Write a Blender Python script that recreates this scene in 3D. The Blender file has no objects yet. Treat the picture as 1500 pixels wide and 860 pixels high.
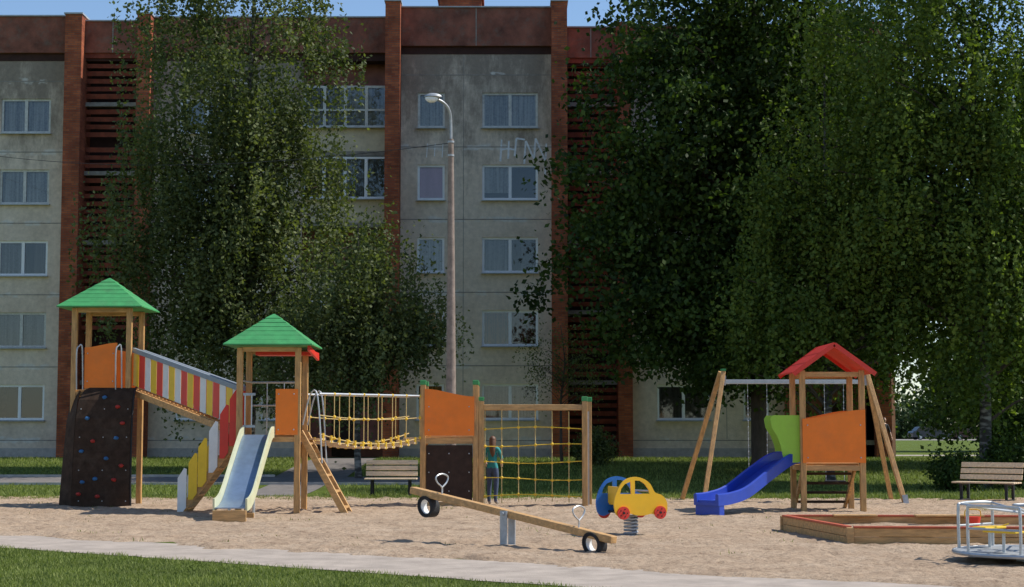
import bpy, math, random
import numpy as np
from mathutils import Vector, Matrix, noise as mnoise
random.seed(7); rng=np.random.default_rng(7)
S=bpy.context.scene
S.view_settings.view_transform='Standard'
try: S.view_settings.look='None'
except Exception: pass
S.view_settings.exposure=0
COL=S.collection

# ---------------------------------------------------------------- materials
MATS={}
def newmat(name):
    m=bpy.data.materials.new(name); m.use_nodes=True
    nt=m.node_tree; b=nt.nodes['Principled BSDF']
    MATS[name]=m
    return m,nt,b
def N(nt,t,**k):
    n=nt.nodes.new(t)
    for a,v in k.items():
        if a in n.inputs: n.inputs[a].default_value=v
        else: setattr(n,a,v)
    return n
def ramp(nt,stops):
    r=nt.nodes.new('ShaderNodeValToRGB'); e=r.color_ramp.elements
    while len(e)<len(stops): e.new(.5)
    for i,(p,c) in enumerate(stops):
        e[i].position=p; e[i].color=(c[0],c[1],c[2],1)
    return r
def mat(name,col,rough=.6,var=.15,scale=6,bump=0,bscale=40,metal=0,spec=.5,stretch=(1,1,1),dirt=0):
    m,nt,b=newmat(name); L=nt.links
    tc=N(nt,'ShaderNodeTexCoord'); mp=N(nt,'ShaderNodeMapping'); mp.inputs['Scale'].default_value=stretch
    L.new(tc.outputs['Object'],mp.inputs['Vector'])
    n=N(nt,'ShaderNodeTexNoise'); n.inputs['Scale'].default_value=scale; n.inputs['Detail'].default_value=6
    n.inputs['Roughness'].default_value=.65
    L.new(mp.outputs[0],n.inputs['Vector'])
    lo=[c*(1-var) for c in col]; hi=[min(1,c*(1+var)) for c in col]
    r=ramp(nt,[(.3,lo),(.7,hi)]); L.new(n.outputs['Fac'],r.inputs[0])
    out=r.outputs[0]
    if dirt:
        n2=N(nt,'ShaderNodeTexNoise'); n2.inputs['Scale'].default_value=2.3; n2.inputs['Detail'].default_value=9; n2.inputs['Roughness'].default_value=.75
        L.new(tc.outputs['Object'],n2.inputs['Vector'])
        r2=ramp(nt,[(.5,(0,0,0)),(.72,(dirt,dirt,dirt))]); L.new(n2.outputs['Fac'],r2.inputs[0])
        mx=N(nt,'ShaderNodeMixRGB'); L.new(r2.outputs[0],mx.inputs[0]); L.new(out,mx.inputs[1]); mx.inputs[2].default_value=(.16,.13,.1,1)
        out=mx.outputs[0]
    L.new(out,b.inputs['Base Color'])
    b.inputs['Roughness'].default_value=rough; b.inputs['Metallic'].default_value=metal
    b.inputs['Specular IOR Level'].default_value=spec
    if bump:
        n3=N(nt,'ShaderNodeTexNoise'); n3.inputs['Scale'].default_value=bscale; n3.inputs['Detail'].default_value=5
        L.new(mp.outputs[0],n3.inputs['Vector'])
        bp=N(nt,'ShaderNodeBump'); bp.inputs['Strength'].default_value=bump; bp.inputs['Distance'].default_value=.02
        L.new(n3.outputs['Fac'],bp.inputs['Height']); L.new(bp.outputs[0],b.inputs['Normal'])
    return m
mat('wood',(.52,.29,.105),.6,.35,5,.3,30,stretch=(4,4,.6),dirt=.3)
mat('wood_h',(.54,.31,.12),.6,.35,5,.3,30,stretch=(.6,4,4),dirt=.3)
mat('wood_pale',(.74,.56,.36),.7,.25,6,.3,30,stretch=(.6,5,5),dirt=.25)
mat('orange',(.92,.21,.012),.5,.08,3,dirt=.12)
mat('red',(.72,.040,.022),.45,.1,3,dirt=.12)
mat('redwood',(.50,.10,.045),.6,.2,5,.2,30,dirt=.25)
mat('green',(.052,.29,.09),.6,.2,4,dirt=.2)
mat('lime',(.34,.60,.05),.5,.08,3,dirt=.12)
mat('yellow',(.85,.54,.02),.45,.08,4,dirt=.15)
mat('carorange',(.90,.50,.015),.45,.05,4,dirt=.1)
mat('blue',(.016,.055,.40),.4,.12,4,dirt=.08)
mat('carblue',(.02,.15,.50),.4,.1,4)
mat('white',(.76,.76,.74),.5,.06,5,dirt=.2)
mat('cream',(.62,.62,.40),.45,.1,5,dirt=.15)
mat('steel',(.50,.52,.53),.4,.12,10,metal=.5)
mat('galv',(.40,.42,.44),.5,.15,12,metal=.3,dirt=.2)
mat('railgrey',(.24,.28,.32),.5,.12,8,dirt=.2)
mat('slidesteel',(.24,.33,.47),.33,.12,6,metal=.55,dirt=.15)
mat('climbdark',(.052,.032,.022),.8,.35,7,spec=.12,dirt=.25)
mat('black',(.015,.015,.016),.7,.3,10)
mat('rubber',(.02,.02,.022),.8,.3,14,.3,60)
mat('rope',(.60,.44,.18),.8,.2,20)
mat('ropeyellow',(.78,.50,.04),.7,.2,20)
mat('holdred',(.42,.03,.02),.6,.2,8); mat('holdblue',(.03,.14,.32),.6,.2,8)
mat('darkpanel',(.045,.026,.019),.65,.3,6,spec=.2)
mat('slatred',(.22,.047,.024),.8,.4,3,.2,20,dirt=.25)
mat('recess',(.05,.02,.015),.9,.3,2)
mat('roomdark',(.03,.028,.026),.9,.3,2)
mat('recesspink',(.36,.15,.12),.9,.3,2,dirt=.3)
mat('parapet',(.23,.078,.048),.85,.5,1.4,.3,12,dirt=.8)
mat('balc',(.66,.56,.40),.8,.15,3,.15,20,dirt=.3)
mat('seam',(.27,.245,.215),.9,.35,4)
mat('coping',(.42,.43,.44),.6,.2,4,metal=.2)
mat('frame',(.88,.88,.88),.45,.04,5,dirt=.05)
mat('frameold',(.64,.63,.58),.6,.2,7,dirt=.4)
mat('sill',(.42,.43,.44),.6,.2,5)
mat('graffiti',(.80,.80,.80),.8,.2,9,dirt=.2)
mat('pole',(.27,.21,.175),.85,.35,5,.3,30,dirt=.3)
mat('lampglass',(.8,.84,.9),.2,.05,3)
mat('asphalt',(.18,.16,.145),.9,.25,3,.4,60)
mat('roadfar',(.30,.275,.25),.9,.25,3,.4,60)
mat('path',(.40,.335,.275),.9,.22,2.2,.4,80,dirt=.25)
mat('kerb',(.44,.40,.36),.85,.2,4,.3,40)
mat('bark',(.085,.062,.048),.95,.4,6,.8,18,stretch=(2,2,.5))
mat('skin',(.62,.38,.28),.5,.08,8)
mat('hair',(.13,.06,.03),.55,.3,30,stretch=(4,4,.4))
mat('teal',(.03,.27,.27),.8,.15,12); mat('denim',(.06,.085,.15),.8,.2,14)
mat('shirtred',(.55,.08,.06),.8,.15,12); mat('trousers',(.03,.03,.035),.8,.2,12)
mat('shoe',(.3,.28,.28),.6,.2,12); mat('eye',(.02,.015,.012),.3,0,5); mat('lip',(.4,.14,.12),.5,0,5)
mat('carpaint',(.045,.010,.012),.25,.05,3); mat('carpaint2',(.03,.035,.05),.25,.05,3)
mat('carglass',(.02,.025,.03),.1,0,3)
mat('roofing',(.09,.09,.09),.9,.2,3)

m,nt,b=newmat('birchbark'); L=nt.links
tc=N(nt,'ShaderNodeTexCoord'); mp=N(nt,'ShaderNodeMapping'); mp.inputs['Scale'].default_value=(2,2,7)
n=N(nt,'ShaderNodeTexNoise'); n.inputs['Scale'].default_value=1.6; n.inputs['Detail'].default_value=5
L.new(tc.outputs['Object'],mp.inputs[0]); L.new(mp.outputs[0],n.inputs['Vector'])
r=ramp(nt,[(.47,(.045,.038,.032)),(.66,(.26,.24,.21))]); L.new(n.outputs['Fac'],r.inputs[0]); L.new(r.outputs[0],b.inputs['Base Color']); b.inputs['Roughness'].default_value=.85

# concrete facade
m,nt,b=newmat('facade'); L=nt.links
geo=N(nt,'ShaderNodeNewGeometry'); sep=N(nt,'ShaderNodeSeparateXYZ'); L.new(geo.outputs['Position'],sep.inputs[0])
def noisen(scale,det,st=(1,1,1),ro=.65):
    mp=N(nt,'ShaderNodeMapping'); mp.inputs['Scale'].default_value=st; L.new(geo.outputs['Position'],mp.inputs[0])
    n=N(nt,'ShaderNodeTexNoise'); n.inputs['Scale'].default_value=scale; n.inputs['Detail'].default_value=det; n.inputs['Roughness'].default_value=ro
    L.new(mp.outputs[0],n.inputs['Vector']); return n.outputs['Fac']
n1=noisen(.55,7); n2=noisen(1.6,9,(1,1,.35),.75); n3=noisen(5,6)
base=ramp(nt,[(.3,(.64,.52,.405)),(.5,(.76,.63,.495)),(.72,(.82,.70,.56))]); L.new(n1,base.inputs[0])
hz=N(nt,'ShaderNodeMapRange'); hz.inputs[1].default_value=9.0; hz.inputs[2].default_value=16.2; hz.inputs[3].default_value=-.14; hz.inputs[4].default_value=.36; L.new(sep.outputs[2],hz.inputs[0])
add=N(nt,'ShaderNodeMath',operation='ADD'); L.new(n2,add.inputs[0]); L.new(hz.outputs[0],add.inputs[1])
fr=ramp(nt,[(.54,(0,0,0)),(.82,(.85,.85,.85))]); L.new(add.outputs[0],fr.inputs[0])
mx=N(nt,'ShaderNodeMixRGB'); L.new(fr.outputs[0],mx.inputs[0]); L.new(base.outputs[0],mx.inputs[1]); mx.inputs[2].default_value=(.24,.195,.155,1)
# pale repair plaster along the panel joints
n4=noisen(.9,3,(1,1,1.6)); n6=noisen(1.8,5)
zz=N(nt,'ShaderNodeMath',operation='MULTIPLY_ADD'); L.new(n6,zz.inputs[0]); zz.inputs[1].default_value=.34; L.new(sep.outputs[2],zz.inputs[2])
z2=N(nt,'ShaderNodeMath',operation='SUBTRACT'); L.new(zz.outputs[0],z2.inputs[0]); z2.inputs[1].default_value=1.28+.17
pg=N(nt,'ShaderNodeMath',operation='PINGPONG'); L.new(z2.outputs[0],pg.inputs[0]); pg.inputs[1].default_value=1.41
pr=ramp(nt,[(.06,(.8,.8,.8)),(.13,(0,0,0))]); L.new(pg.outputs[0],pr.inputs[0])
fr2=ramp(nt,[(.50,(0,0,0)),(.56,(1,1,1))]); L.new(n4,fr2.inputs[0])
mu=N(nt,'ShaderNodeMixRGB',blend_type='MULTIPLY'); mu.inputs[0].default_value=1; L.new(pr.outputs[0],mu.inputs[1]); L.new(fr2.outputs[0],mu.inputs[2])
mx2=N(nt,'ShaderNodeMixRGB'); L.new(mu.outputs[0],mx2.inputs[0]); L.new(mx.outputs[0],mx2.inputs[1]); mx2.inputs[2].default_value=(.74,.70,.64,1)
fr3=ramp(nt,[(.3,(.80,.80,.80)),(.7,(1.08,1.08,1.08))]); L.new(n3,fr3.inputs[0])
mx3=N(nt,'ShaderNodeMixRGB',blend_type='MULTIPLY'); mx3.inputs[0].default_value=1; L.new(mx2.outputs[0],mx3.inputs[1]); L.new(fr3.outputs[0],mx3.inputs[2])
L.new(mx3.outputs[0],b.inputs['Base Color']); b.inputs['Roughness'].default_value=.9; b.inputs['Specular IOR Level'].default_value=.2
nb=noisen(22,6); bp=N(nt,'ShaderNodeBump'); bp.inputs['Strength'].default_value=.5; bp.inputs['Distance'].default_value=.02; L.new(nb,bp.inputs['Height']); L.new(bp.outputs[0],b.inputs['Normal'])

# brick
m,nt,b=newmat('brick'); L=nt.links
geo=N(nt,'ShaderNodeNewGeometry'); sep=N(nt,'ShaderNodeSeparateXYZ'); L.new(geo.outputs['Position'],sep.inputs[0])
ad=N(nt,'ShaderNodeMath',operation='ADD'); L.new(sep.outputs[0],ad.inputs[0]); L.new(sep.outputs[1],ad.inputs[1])
cb=N(nt,'ShaderNodeCombineXYZ'); L.new(ad.outputs[0],cb.inputs[0]); L.new(sep.outputs[2],cb.inputs[1])
bk=N(nt,'ShaderNodeTexBrick'); L.new(cb.outputs[0],bk.inputs['Vector'])
bk.inputs['Scale'].default_value=1; bk.inputs['Brick Width'].default_value=.26; bk.inputs['Row Height'].default_value=.085; bk.inputs['Mortar Size'].default_value=.009
bk.inputs['Color1'].default_value=(.52,.15,.060,1); bk.inputs['Color2'].default_value=(.33,.080,.038,1); bk.inputs['Mortar'].default_value=(.22,.12,.085,1)
nn=N(nt,'ShaderNodeTexNoise'); nn.inputs['Scale'].default_value=1.3; nn.inputs['Detail'].default_value=8; L.new(geo.outputs['Position'],nn.inputs['Vector'])
r=ramp(nt,[(.3,(.55,.55,.57)),(.7,(1.15,1.1,1.1))]); L.new(nn.outputs['Fac'],r.inputs[0])
mx=N(nt,'ShaderNodeMixRGB',blend_type='MULTIPLY'); mx.inputs[0].default_value=1; L.new(bk.outputs['Color'],mx.inputs[1]); L.new(r.outputs[0],mx.inputs[2])
L.new(mx.outputs[0],b.inputs['Base Color']); b.inputs['Roughness'].default_value=.9; b.inputs['Specular IOR Level'].default_value=.2

# glass
m,nt,b=newmat('glass'); L=nt.links
tr=N(nt,'ShaderNodeBsdfTransparent'); gl=N(nt,'ShaderNodeBsdfGlossy'); gl.inputs['Roughness'].default_value=.03; gl.inputs[0].default_value=(.8,.85,.9,1)
mix=N(nt,'ShaderNodeMixShader'); lw=N(nt,'ShaderNodeFresnel'); lw.inputs[0].default_value=1.9
L.new(lw.outputs[0],mix.inputs[0]); L.new(tr.outputs[0],mix.inputs[1]); L.new(gl.outputs[0],mix.inputs[2]); L.new(mix.outputs[0],nt.nodes['Material Output'].inputs[0])

def curtain(name,col,sc=1.0,contrast=.45):
    m,nt,b=newmat(name); L=nt.links
    geo=N(nt,'ShaderNodeNewGeometry'); mp=N(nt,'ShaderNodeMapping'); mp.inputs['Scale'].default_value=(9*sc,9*sc,.35); L.new(geo.outputs['Position'],mp.inputs[0])
    n=N(nt,'ShaderNodeTexNoise'); n.inputs['Scale'].default_value=1.4; n.inputs['Detail'].default_value=4; L.new(mp.outputs[0],n.inputs['Vector'])
    n5=N(nt,'ShaderNodeTexNoise'); n5.inputs['Scale'].default_value=14; L.new(geo.outputs['Position'],n5.inputs['Vector'])
    a=N(nt,'ShaderNodeMath',operation='MULTIPLY_ADD'); L.new(n5.outputs['Fac'],a.inputs[0]); a.inputs[1].default_value=.4; L.new(n.outputs['Fac'],a.inputs[2])
    r=ramp(nt,[(.5,[c*(1-contrast) for c in col]),(.85,col)]); L.new(a.outputs[0],r.inputs[0]); L.new(r.outputs[0],b.inputs['Base Color']); b.inputs['Roughness'].default_value=.9
curtain('lace',(.42,.44,.45),1,.65); curtain('lacegrey',(.22,.23,.24),1,.65); curtain('pinkcurt',(.55,.32,.46),.3,.15); curtain('blinds',(.20,.062,.02),1.8,.8); curtain('gold',(.66,.36,.06),.6,.4); curtain('darkcurt',(.08,.07,.06),1.2,.6)

# sand
m,nt,b=newmat('sand'); L=nt.links
tc=N(nt,'ShaderNodeNewGeometry')
def nz(s,d,ro=.6):
    n=N(nt,'ShaderNodeTexNoise'); n.inputs['Scale'].default_value=s; n.inputs['Detail'].default_value=d; n.inputs['Roughness'].default_value=ro; L.new(tc.outputs['Position'],n.inputs['Vector']); return n.outputs['Fac']
a=ramp(nt,[(.3,(.345,.245,.165)),(.5,(.455,.335,.23)),(.72,(.53,.405,.29))]); L.new(nz(1.1,9,.7),a.inputs[0])
c=ramp(nt,[(.36,(.54,.51,.48)),(.5,(1,1,1)),(.75,(1.12,1.12,1.12))]); L.new(nz(10,8,.8),c.inputs[0])
mx=N(nt,'ShaderNodeMixRGB',blend_type='MULTIPLY'); mx.inputs[0].default_value=1; L.new(a.outputs[0],mx.inputs[1]); L.new(c.outputs[0],mx.inputs[2])
L.new(mx.outputs[0],b.inputs['Base Color']); b.inputs['Roughness'].default_value=.95; b.inputs['Specular IOR Level'].default_value=.15
bp=N(nt,'ShaderNodeBump'); bp.inputs['Strength'].default_value=1; bp.inputs['Distance'].default_value=.06; L.new(nz(8,8,.7),bp.inputs['Height']); L.new(bp.outputs[0],b.inputs['Normal'])

# grass ground
m,nt,b=newmat('grassground'); L=nt.links
tc=N(nt,'ShaderNodeNewGeometry')
a=ramp(nt,[(.3,(.10,.125,.030)),(.55,(.135,.185,.036)),(.75,(.18,.225,.055))]); L.new(nz(.8,9,.7),a.inputs[0])
c=ramp(nt,[(.3,(.55,.55,.5)),(.7,(1.2,1.2,1.1))]); L.new(nz(25,6,.7),c.inputs[0])
mx=N(nt,'ShaderNodeMixRGB',blend_type='MULTIPLY'); mx.inputs[0].default_value=1; L.new(a.outputs[0],mx.inputs[1]); L.new(c.outputs[0],mx.inputs[2])
L.new(mx.outputs[0],b.inputs['Base Color']); b.inputs['Roughness'].default_value=.95; b.inputs['Specular IOR Level'].default_value=.1
bp=N(nt,'ShaderNodeBump'); bp.inputs['Strength'].default_value=1; bp.inputs['Distance'].default_value=.06; L.new(nz(20,6,.7),bp.inputs['Height']); L.new(bp.outputs[0],b.inputs['Normal'])

def leafmat(name,lo,hi,trans=.35):
    m,nt,b=newmat(name); L=nt.links
    at=N(nt,'ShaderNodeAttribute',attribute_name='tint')
    r=ramp(nt,[(0,lo),(1,hi)]); L.new(at.outputs['Fac'],r.inputs[0])
    L.new(r.outputs[0],b.inputs['Base Color']); b.inputs['Roughness'].default_value=.62; b.inputs['Specular IOR Level'].default_value=.22
    if trans:
        t=N(nt,'ShaderNodeBsdfTranslucent'); g=N(nt,'ShaderNodeMixRGB',blend_type='MULTIPLY'); g.inputs[0].default_value=1; L.new(r.outputs[0],g.inputs[1]); g.inputs[2].default_value=(1.35,1.5,.45,1)
        L.new(g.outputs[0],t.inputs[0])
        mix=N(nt,'ShaderNodeMixShader'); mix.inputs[0].default_value=trans
        L.new(b.outputs[0],mix.inputs[1]); L.new(t.outputs[0],mix.inputs[2]); L.new(mix.outputs[0],nt.nodes['Material Output'].inputs[0])
leafmat('leafbirch',(.052,.072,.024),(.185,.21,.082),.32)
leafmat('leafbirchlight',(.055,.092,.018),(.19,.25,.052),.36)
leafmat('leafdark',(.024,.044,.010),(.088,.14,.028),.28)
leafmat('leaffar',(.025,.045,.014),(.08,.12,.035),0)
leafmat('blade',(.10,.13,.032),(.27,.31,.085),.22)

# ---------------------------------------------------------------- mesh builder
class MB:
    def __init__(s): s.v=[]; s.f=[]
    def add(s,vs,fs):
        o=len(s.v); s.v+= [tuple(v) for v in vs]; s.f+=[tuple(o+i for i in f) for f in fs]
    def box(s,c,sz,R=None):
        c=Vector(c); h=Vector(sz)/2
        vs=[]
        for z in(-1,1):
            for x,y in((-1,-1),(1,-1),(1,1),(-1,1)):
                p=Vector((x*h.x,y*h.y,z*h.z))
                if R is not None: p=R@p
                vs.append(c+p)
        s.add(vs,[(0,3,2,1),(4,5,6,7),(0,1,5,4),(1,2,6,5),(2,3,7,6),(3,0,4,7)])
    def bb(s,x0,x1,y0,y1,z0,z1): s.box(((x0+x1)/2,(y0+y1)/2,(z0+z1)/2),(x1-x0,y1-y0,z1-z0))
    def beam(s,p1,p2,w,h,up=(0,0,1)):
        p1=Vector(p1);p2=Vector(p2); d=(p2-p1); l=d.length; d.normalize(); up=Vector(up)
        if abs(d.dot(up))>.99: up=Vector((0,1,0))
        a=d.cross(up).normalized(); u=a.cross(d).normalized()
        R=Matrix((a,d,u)).transposed()
        s.box((p1+p2)/2,(w,l,h),R)
    def tube(s,p1,p2,r,n=10,r2=None): s.path([p1,p2],[r,r if r2 is None else r2],n)
    def path(s,pts,rs,n=8,closed=False):
        pts=[Vector(p) for p in pts]
        if not hasattr(rs,'__len__'): rs=[rs]*len(pts)
        o=len(s.v); K=len(pts); ref=None
        for i,p in enumerate(pts):
            if closed: d=pts[(i+1)%K]-pts[i-1]
            else: d=pts[min(i+1,K-1)]-pts[max(i-1,0)]
            d.normalize()
            if ref is None:
                ref=Vector((0,0,1)) if abs(d.z)<.9 else Vector((1,0,0))
            a=d.cross(ref).normalized(); bb=a.cross(d).normalized(); ref=bb
            for k in range(n):
                t=2*math.pi*k/n
                s.v.append(tuple(p+(a*math.cos(t)+bb*math.sin(t))*rs[i]))
        for i in range(K if closed else K-1):
            j=(i+1)%K
            for k in range(n):
                s.f.append((o+i*n+k,o+i*n+(k+1)%n,o+j*n+(k+1)%n,o+j*n+k))
        if not closed:
            s.f.append(tuple(o+k for k in range(n))[::-1]); s.f.append(tuple(o+(K-1)*n+k for k in range(n)))
    def sweep(s,pts,prof,lat):
        lat=Vector(lat).normalized(); o=len(s.v); n=len(prof); K=len(pts)
        for i,p in enumerate(pts):
            p=Vector(p); d=(Vector(pts[min(i+1,K-1)])-Vector(pts[max(i-1,0)])).normalized()
            u=d.cross(lat); 
            if u.z<0: u=-u
            u.normalize()
            for a,b in prof: s.v.append(tuple(p+lat*a+u*b))
        for i in range(K-1):
            for k in range(n): s.f.append((o+i*n+k,o+i*n+(k+1)%n,o+(i+1)*n+(k+1)%n,o+(i+1)*n+k))
        s.f.append(tuple(o+k for k in range(n))); s.f.append(tuple(o+(K-1)*n+k for k in range(n))[::-1])
    def sphere(s,c,r,seg=10,ring=7,fn=None):
        c=Vector(c); o=len(s.v)
        if not hasattr(r,'__len__'): r=(r,r,r)
        for i in range(ring+1):
            t=math.pi*i/ring
            for k in range(seg):
                a=2*math.pi*k/seg
                p=Vector((math.sin(t)*math.cos(a),math.sin(t)*math.sin(a),math.cos(t)))
                if fn: p=fn(p)
                s.v.append((c.x+p.x*r[0],c.y+p.y*r[1],c.z+p.z*r[2]))
        for i in range(ring):
            for k in range(seg): s.f.append((o+i*seg+k,o+(i+1)*seg+k,o+(i+1)*seg+(k+1)%seg,o+i*seg+(k+1)%seg))
    def disc(s,c,r,w,axis,n=20):
        c=Vector(c); a=Vector(axis).normalized()*w/2; s.path([c-a,c+a],[r,r],n)
    def shape(s,splines,origin,u,v,th):
        cu=bpy.data.curves.new('tmp','CURVE'); cu.dimensions='2D'; cu.fill_mode='BOTH'; cu.extrude=th/2
        for sp in splines:
            q=cu.splines.new('POLY'); q.points.add(len(sp)-1)
            for i,p in enumerate(sp): q.points[i].co=(p[0],p[1],0,1)
            q.use_cyclic_u=True
        ob=bpy.data.objects.new('tmp',cu); COL.objects.link(ob)
        dg=bpy.context.evaluated_depsgraph_get(); me=bpy.data.meshes.new_from_object(ob.evaluated_get(dg))
        u=Vector(u).normalized(); v=Vector(v).normalized(); w=u.cross(v); O=Vector(origin)
        s.add([O+u*q.co.x+v*q.co.y+w*q.co.z for q in me.vertices],[tuple(p.vertices) for p in me.polygons])
        bpy.data.objects.remove(ob); bpy.data.curves.remove(cu); bpy.data.meshes.remove(me)
    def obj(s,name,mats,smooth=False,bevel=0):
        me=bpy.data.meshes.new(name); me.from_pydata(s.v,[],s.f); me.update()
        if isinstance(mats,str): mats=[mats]
        for m in mats: me.materials.append(MATS[m])
        if smooth:
            me.polygons.foreach_set('use_smooth',[True]*len(me.polygons))
            try: me.set_sharp_from_angle(angle=math.radians(40))
            except Exception: pass
        ob=bpy.data.objects.new(name,me); COL.objects.link(ob)
        if bevel:
            mo=ob.modifiers.new('b','BEVEL'); mo.width=bevel; mo.segments=2; mo.limit_method='ANGLE'
        return ob
class Obj:
    def __init__(s,name,loc=(0,0,0)):
        s.root=bpy.data.objects.new(name,None); s.root.empty_display_size=.3; s.root.location=loc; COL.objects.link(s.root); s.loc=Vector(loc); s.parts={}
    def P(s,name,mat,smooth=False,bevel=0):
        if name not in s.parts: s.parts[name]=(MB(),mat,smooth,bevel)
        return s.parts[name][0]
    def attach(s,ob):
        ob.parent=s.root; ob.matrix_parent_inverse=Matrix.Translation(-s.loc)
    def done(s):
        for k,(mb,m,sm,bv) in s.parts.items():
            if mb.v: s.attach(mb.obj(k,m,sm,bv))
def bez(pts,n=8):
    P=[Vector(p) for p in pts]; out=[]
    for i in range(len(P)-1):
        a=P[max(i-1,0)];b=P[i];c=P[i+1];d=P[min(i+2,len(P)-1)]
        for k in range(n):
            t=k/n; out.append(.5*((2*b)+(-a+c)*t+(2*a-5*b+4*c-d)*t*t+(-a+3*b-3*c+d)*t**3))
    out.append(P[-1]); return out

# ---------------------------------------------------------------- terrain
def gz0(y):
    t=min(1,max(0,(y-43)/19)); return .6*t*t*(3-2*t)
def gz(y):
    i=math.floor(y); return gz0(i)+(gz0(i+1)-gz0(i))*(y-i)
def sheet(name,x0,x1,y0,y1,off,m,nx=1,slant=None):
    ys=sorted(set([y0,y1]+[float(k) for k in range(math.ceil(y0),math.floor(y1)+1) if 42<=k<=63]))
    mb=MB(); 
    for j,y in enumerate(ys):
        for i in range(nx+1):
            x=x0+(x1-x0)*i/nx
            if slant: x+=slant(y)
            mb.v.append((x,y,gz(y)+off))
    for j in range(len(ys)-1):
        for i in range(nx):
            a=j*(nx+1)+i; mb.f.append((a,a+1,a+nx+2,a+nx+1))
    return mb.obj(name,m)
sheet('ground',-900,900,-300,1500,0,'grassground')
def top_e(x): return 26.4-.70*(x+8.09)
def bot_e(x): return 23.8-.76*(x+7.28)
mb=MB(); K=160
for i in range(K+1):
    x=-22+30*i/K
    mb.v.append((x,bot_e(x)+.09*mnoise.noise(Vector((x*1.7,0,0)))+.07*mnoise.noise(Vector((x*6,3,0))),.008)); mb.v.append((x,top_e(x)+.35,.008))
for i in range(K): mb.f.append((2*i,2*i+2,2*i+3,2*i+1))
mb.obj('footpath','path')
nx,ny=440,310; xs=np.linspace(-21,19,nx); ys=np.linspace(12,43,ny)
V=[]
for y in ys:
    for x in xs:
        nn=mnoise.noise(Vector((x*.7,y*.7,0)))*.5+mnoise.noise(Vector((x*2.3,y*2.3,5)))*.25+mnoise.noise(Vector((x*6,y*6,5)))*.12
        back=40.6-.05*x
        d=min((y-top_e(x))*.82,back-y)+nn
        e=max(0,min(1,(d+.15)/.4)); e=e*e*(3-2*e)
        bump=.022*mnoise.noise(Vector((x*1.3,y*1.3,2)))+.05*abs(mnoise.noise(Vector((x*3.2,y*3.2,9))))+.025*mnoise.noise(Vector((x*7,y*7,1)))
        V.append((x,y,-.06+.08*e+bump*e))
Fc=[(j*nx+i,j*nx+i+1,(j+1)*nx+i+1,(j+1)*nx+i) for j in range(ny-1) for i in range(nx-1) if ys[j]>top_e(xs[i])-2]
mb=MB(); mb.v=V; mb.f=Fc; mb.obj('sand',['sand'],smooth=True)
sheet('walkway',-60,-2.5,48.0,51.0,.010,'asphalt')
sheet('entrance_walkway',-7.2,-5.0,51.0,63.2,.010,'asphalt')
sheet('playground_walkway',-6.9,-5.3,41.2,48.0,.010,'asphalt')
sheet('road',18,140,172,192,.012,'roadfar')
sheet('side_path',15.0,60,68.0,71.0,.010,'roadfar',)
kb=MB()
for (x0,x1,y) in ((-60,-2.5,47.9),(-60,-7.2,51.1)):
    kb.bb(x0,x1,y-.05,y+.05,gz(y)-.05,gz(y)+.07)
kb.obj('kerb','kerb')

# ---------------------------------------------------------------- leaf / blade clouds
def quads(name,C,A,B,tint,m,tri=False):
    n=len(C)
    if tri: V=np.stack([C-B,C+B,C+A],1).reshape(-1,3); k=3
    else: V=np.stack([C-A,C-B*1.0+A*.1,C+A,C+B+A*.1],1).reshape(-1,3); k=4
    me=bpy.data.meshes.new(name); me.vertices.add(n*k); me.vertices.foreach_set('co',V.astype(np.float32).ravel())
    me.loops.add(n*k); me.loops.foreach_set('vertex_index',np.arange(n*k,dtype=np.int32))
    me.polygons.add(n); me.polygons.foreach_set('loop_start',np.arange(0,n*k,k,dtype=np.int32)); me.polygons.foreach_set('loop_total',np.full(n,k,dtype=np.int32))
    at=me.attributes.new('tint','FLOAT','POINT'); at.data.foreach_set('value',np.repeat(tint,k).astype(np.float32))
    me.update(calc_edges=True); me.materials.append(MATS[m])
    ob=bpy.data.objects.new(name,me); COL.objects.link(ob); return ob
def unit(n):
    v=rng.normal(size=(n,3)); return v/np.linalg.norm(v,axis=1,keepdims=True)
def leaves(name,centers,sig,per,size,m,droop=False,ctint=None):
    n=len(centers); c=np.repeat(centers,per,0); N_=len(c)
    g=rng.normal(size=(N_,3))
    s=np.repeat(np.asarray(sig)[None,:]*rng.uniform(.6,1.35,(n,1)),per,0)
    C=c+g*s
    if droop:
        ns=9; st=rng.normal(size=(n,ns,2))*np.asarray(sig)[:2]; pick=rng.integers(0,ns,(n,per))
        xy=st[np.arange(n)[:,None],pick].reshape(-1,2); C[:,:2]=c[:,:2]+xy+rng.normal(size=(N_,2))*.06
    a=unit(N_); b=np.cross(a,unit(N_)); b/=np.linalg.norm(b,axis=1,keepdims=True)+1e-6
    sz=size*rng.uniform(.6,1.25,(N_,1))
    t=np.repeat(ctint if ctint is not None else rng.uniform(.15,.7,n),per)+rng.normal(size=N_)*.14
    return quads(name,C,a*sz*.5,b*sz*.34,np.clip(t,0,1),m)
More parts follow.
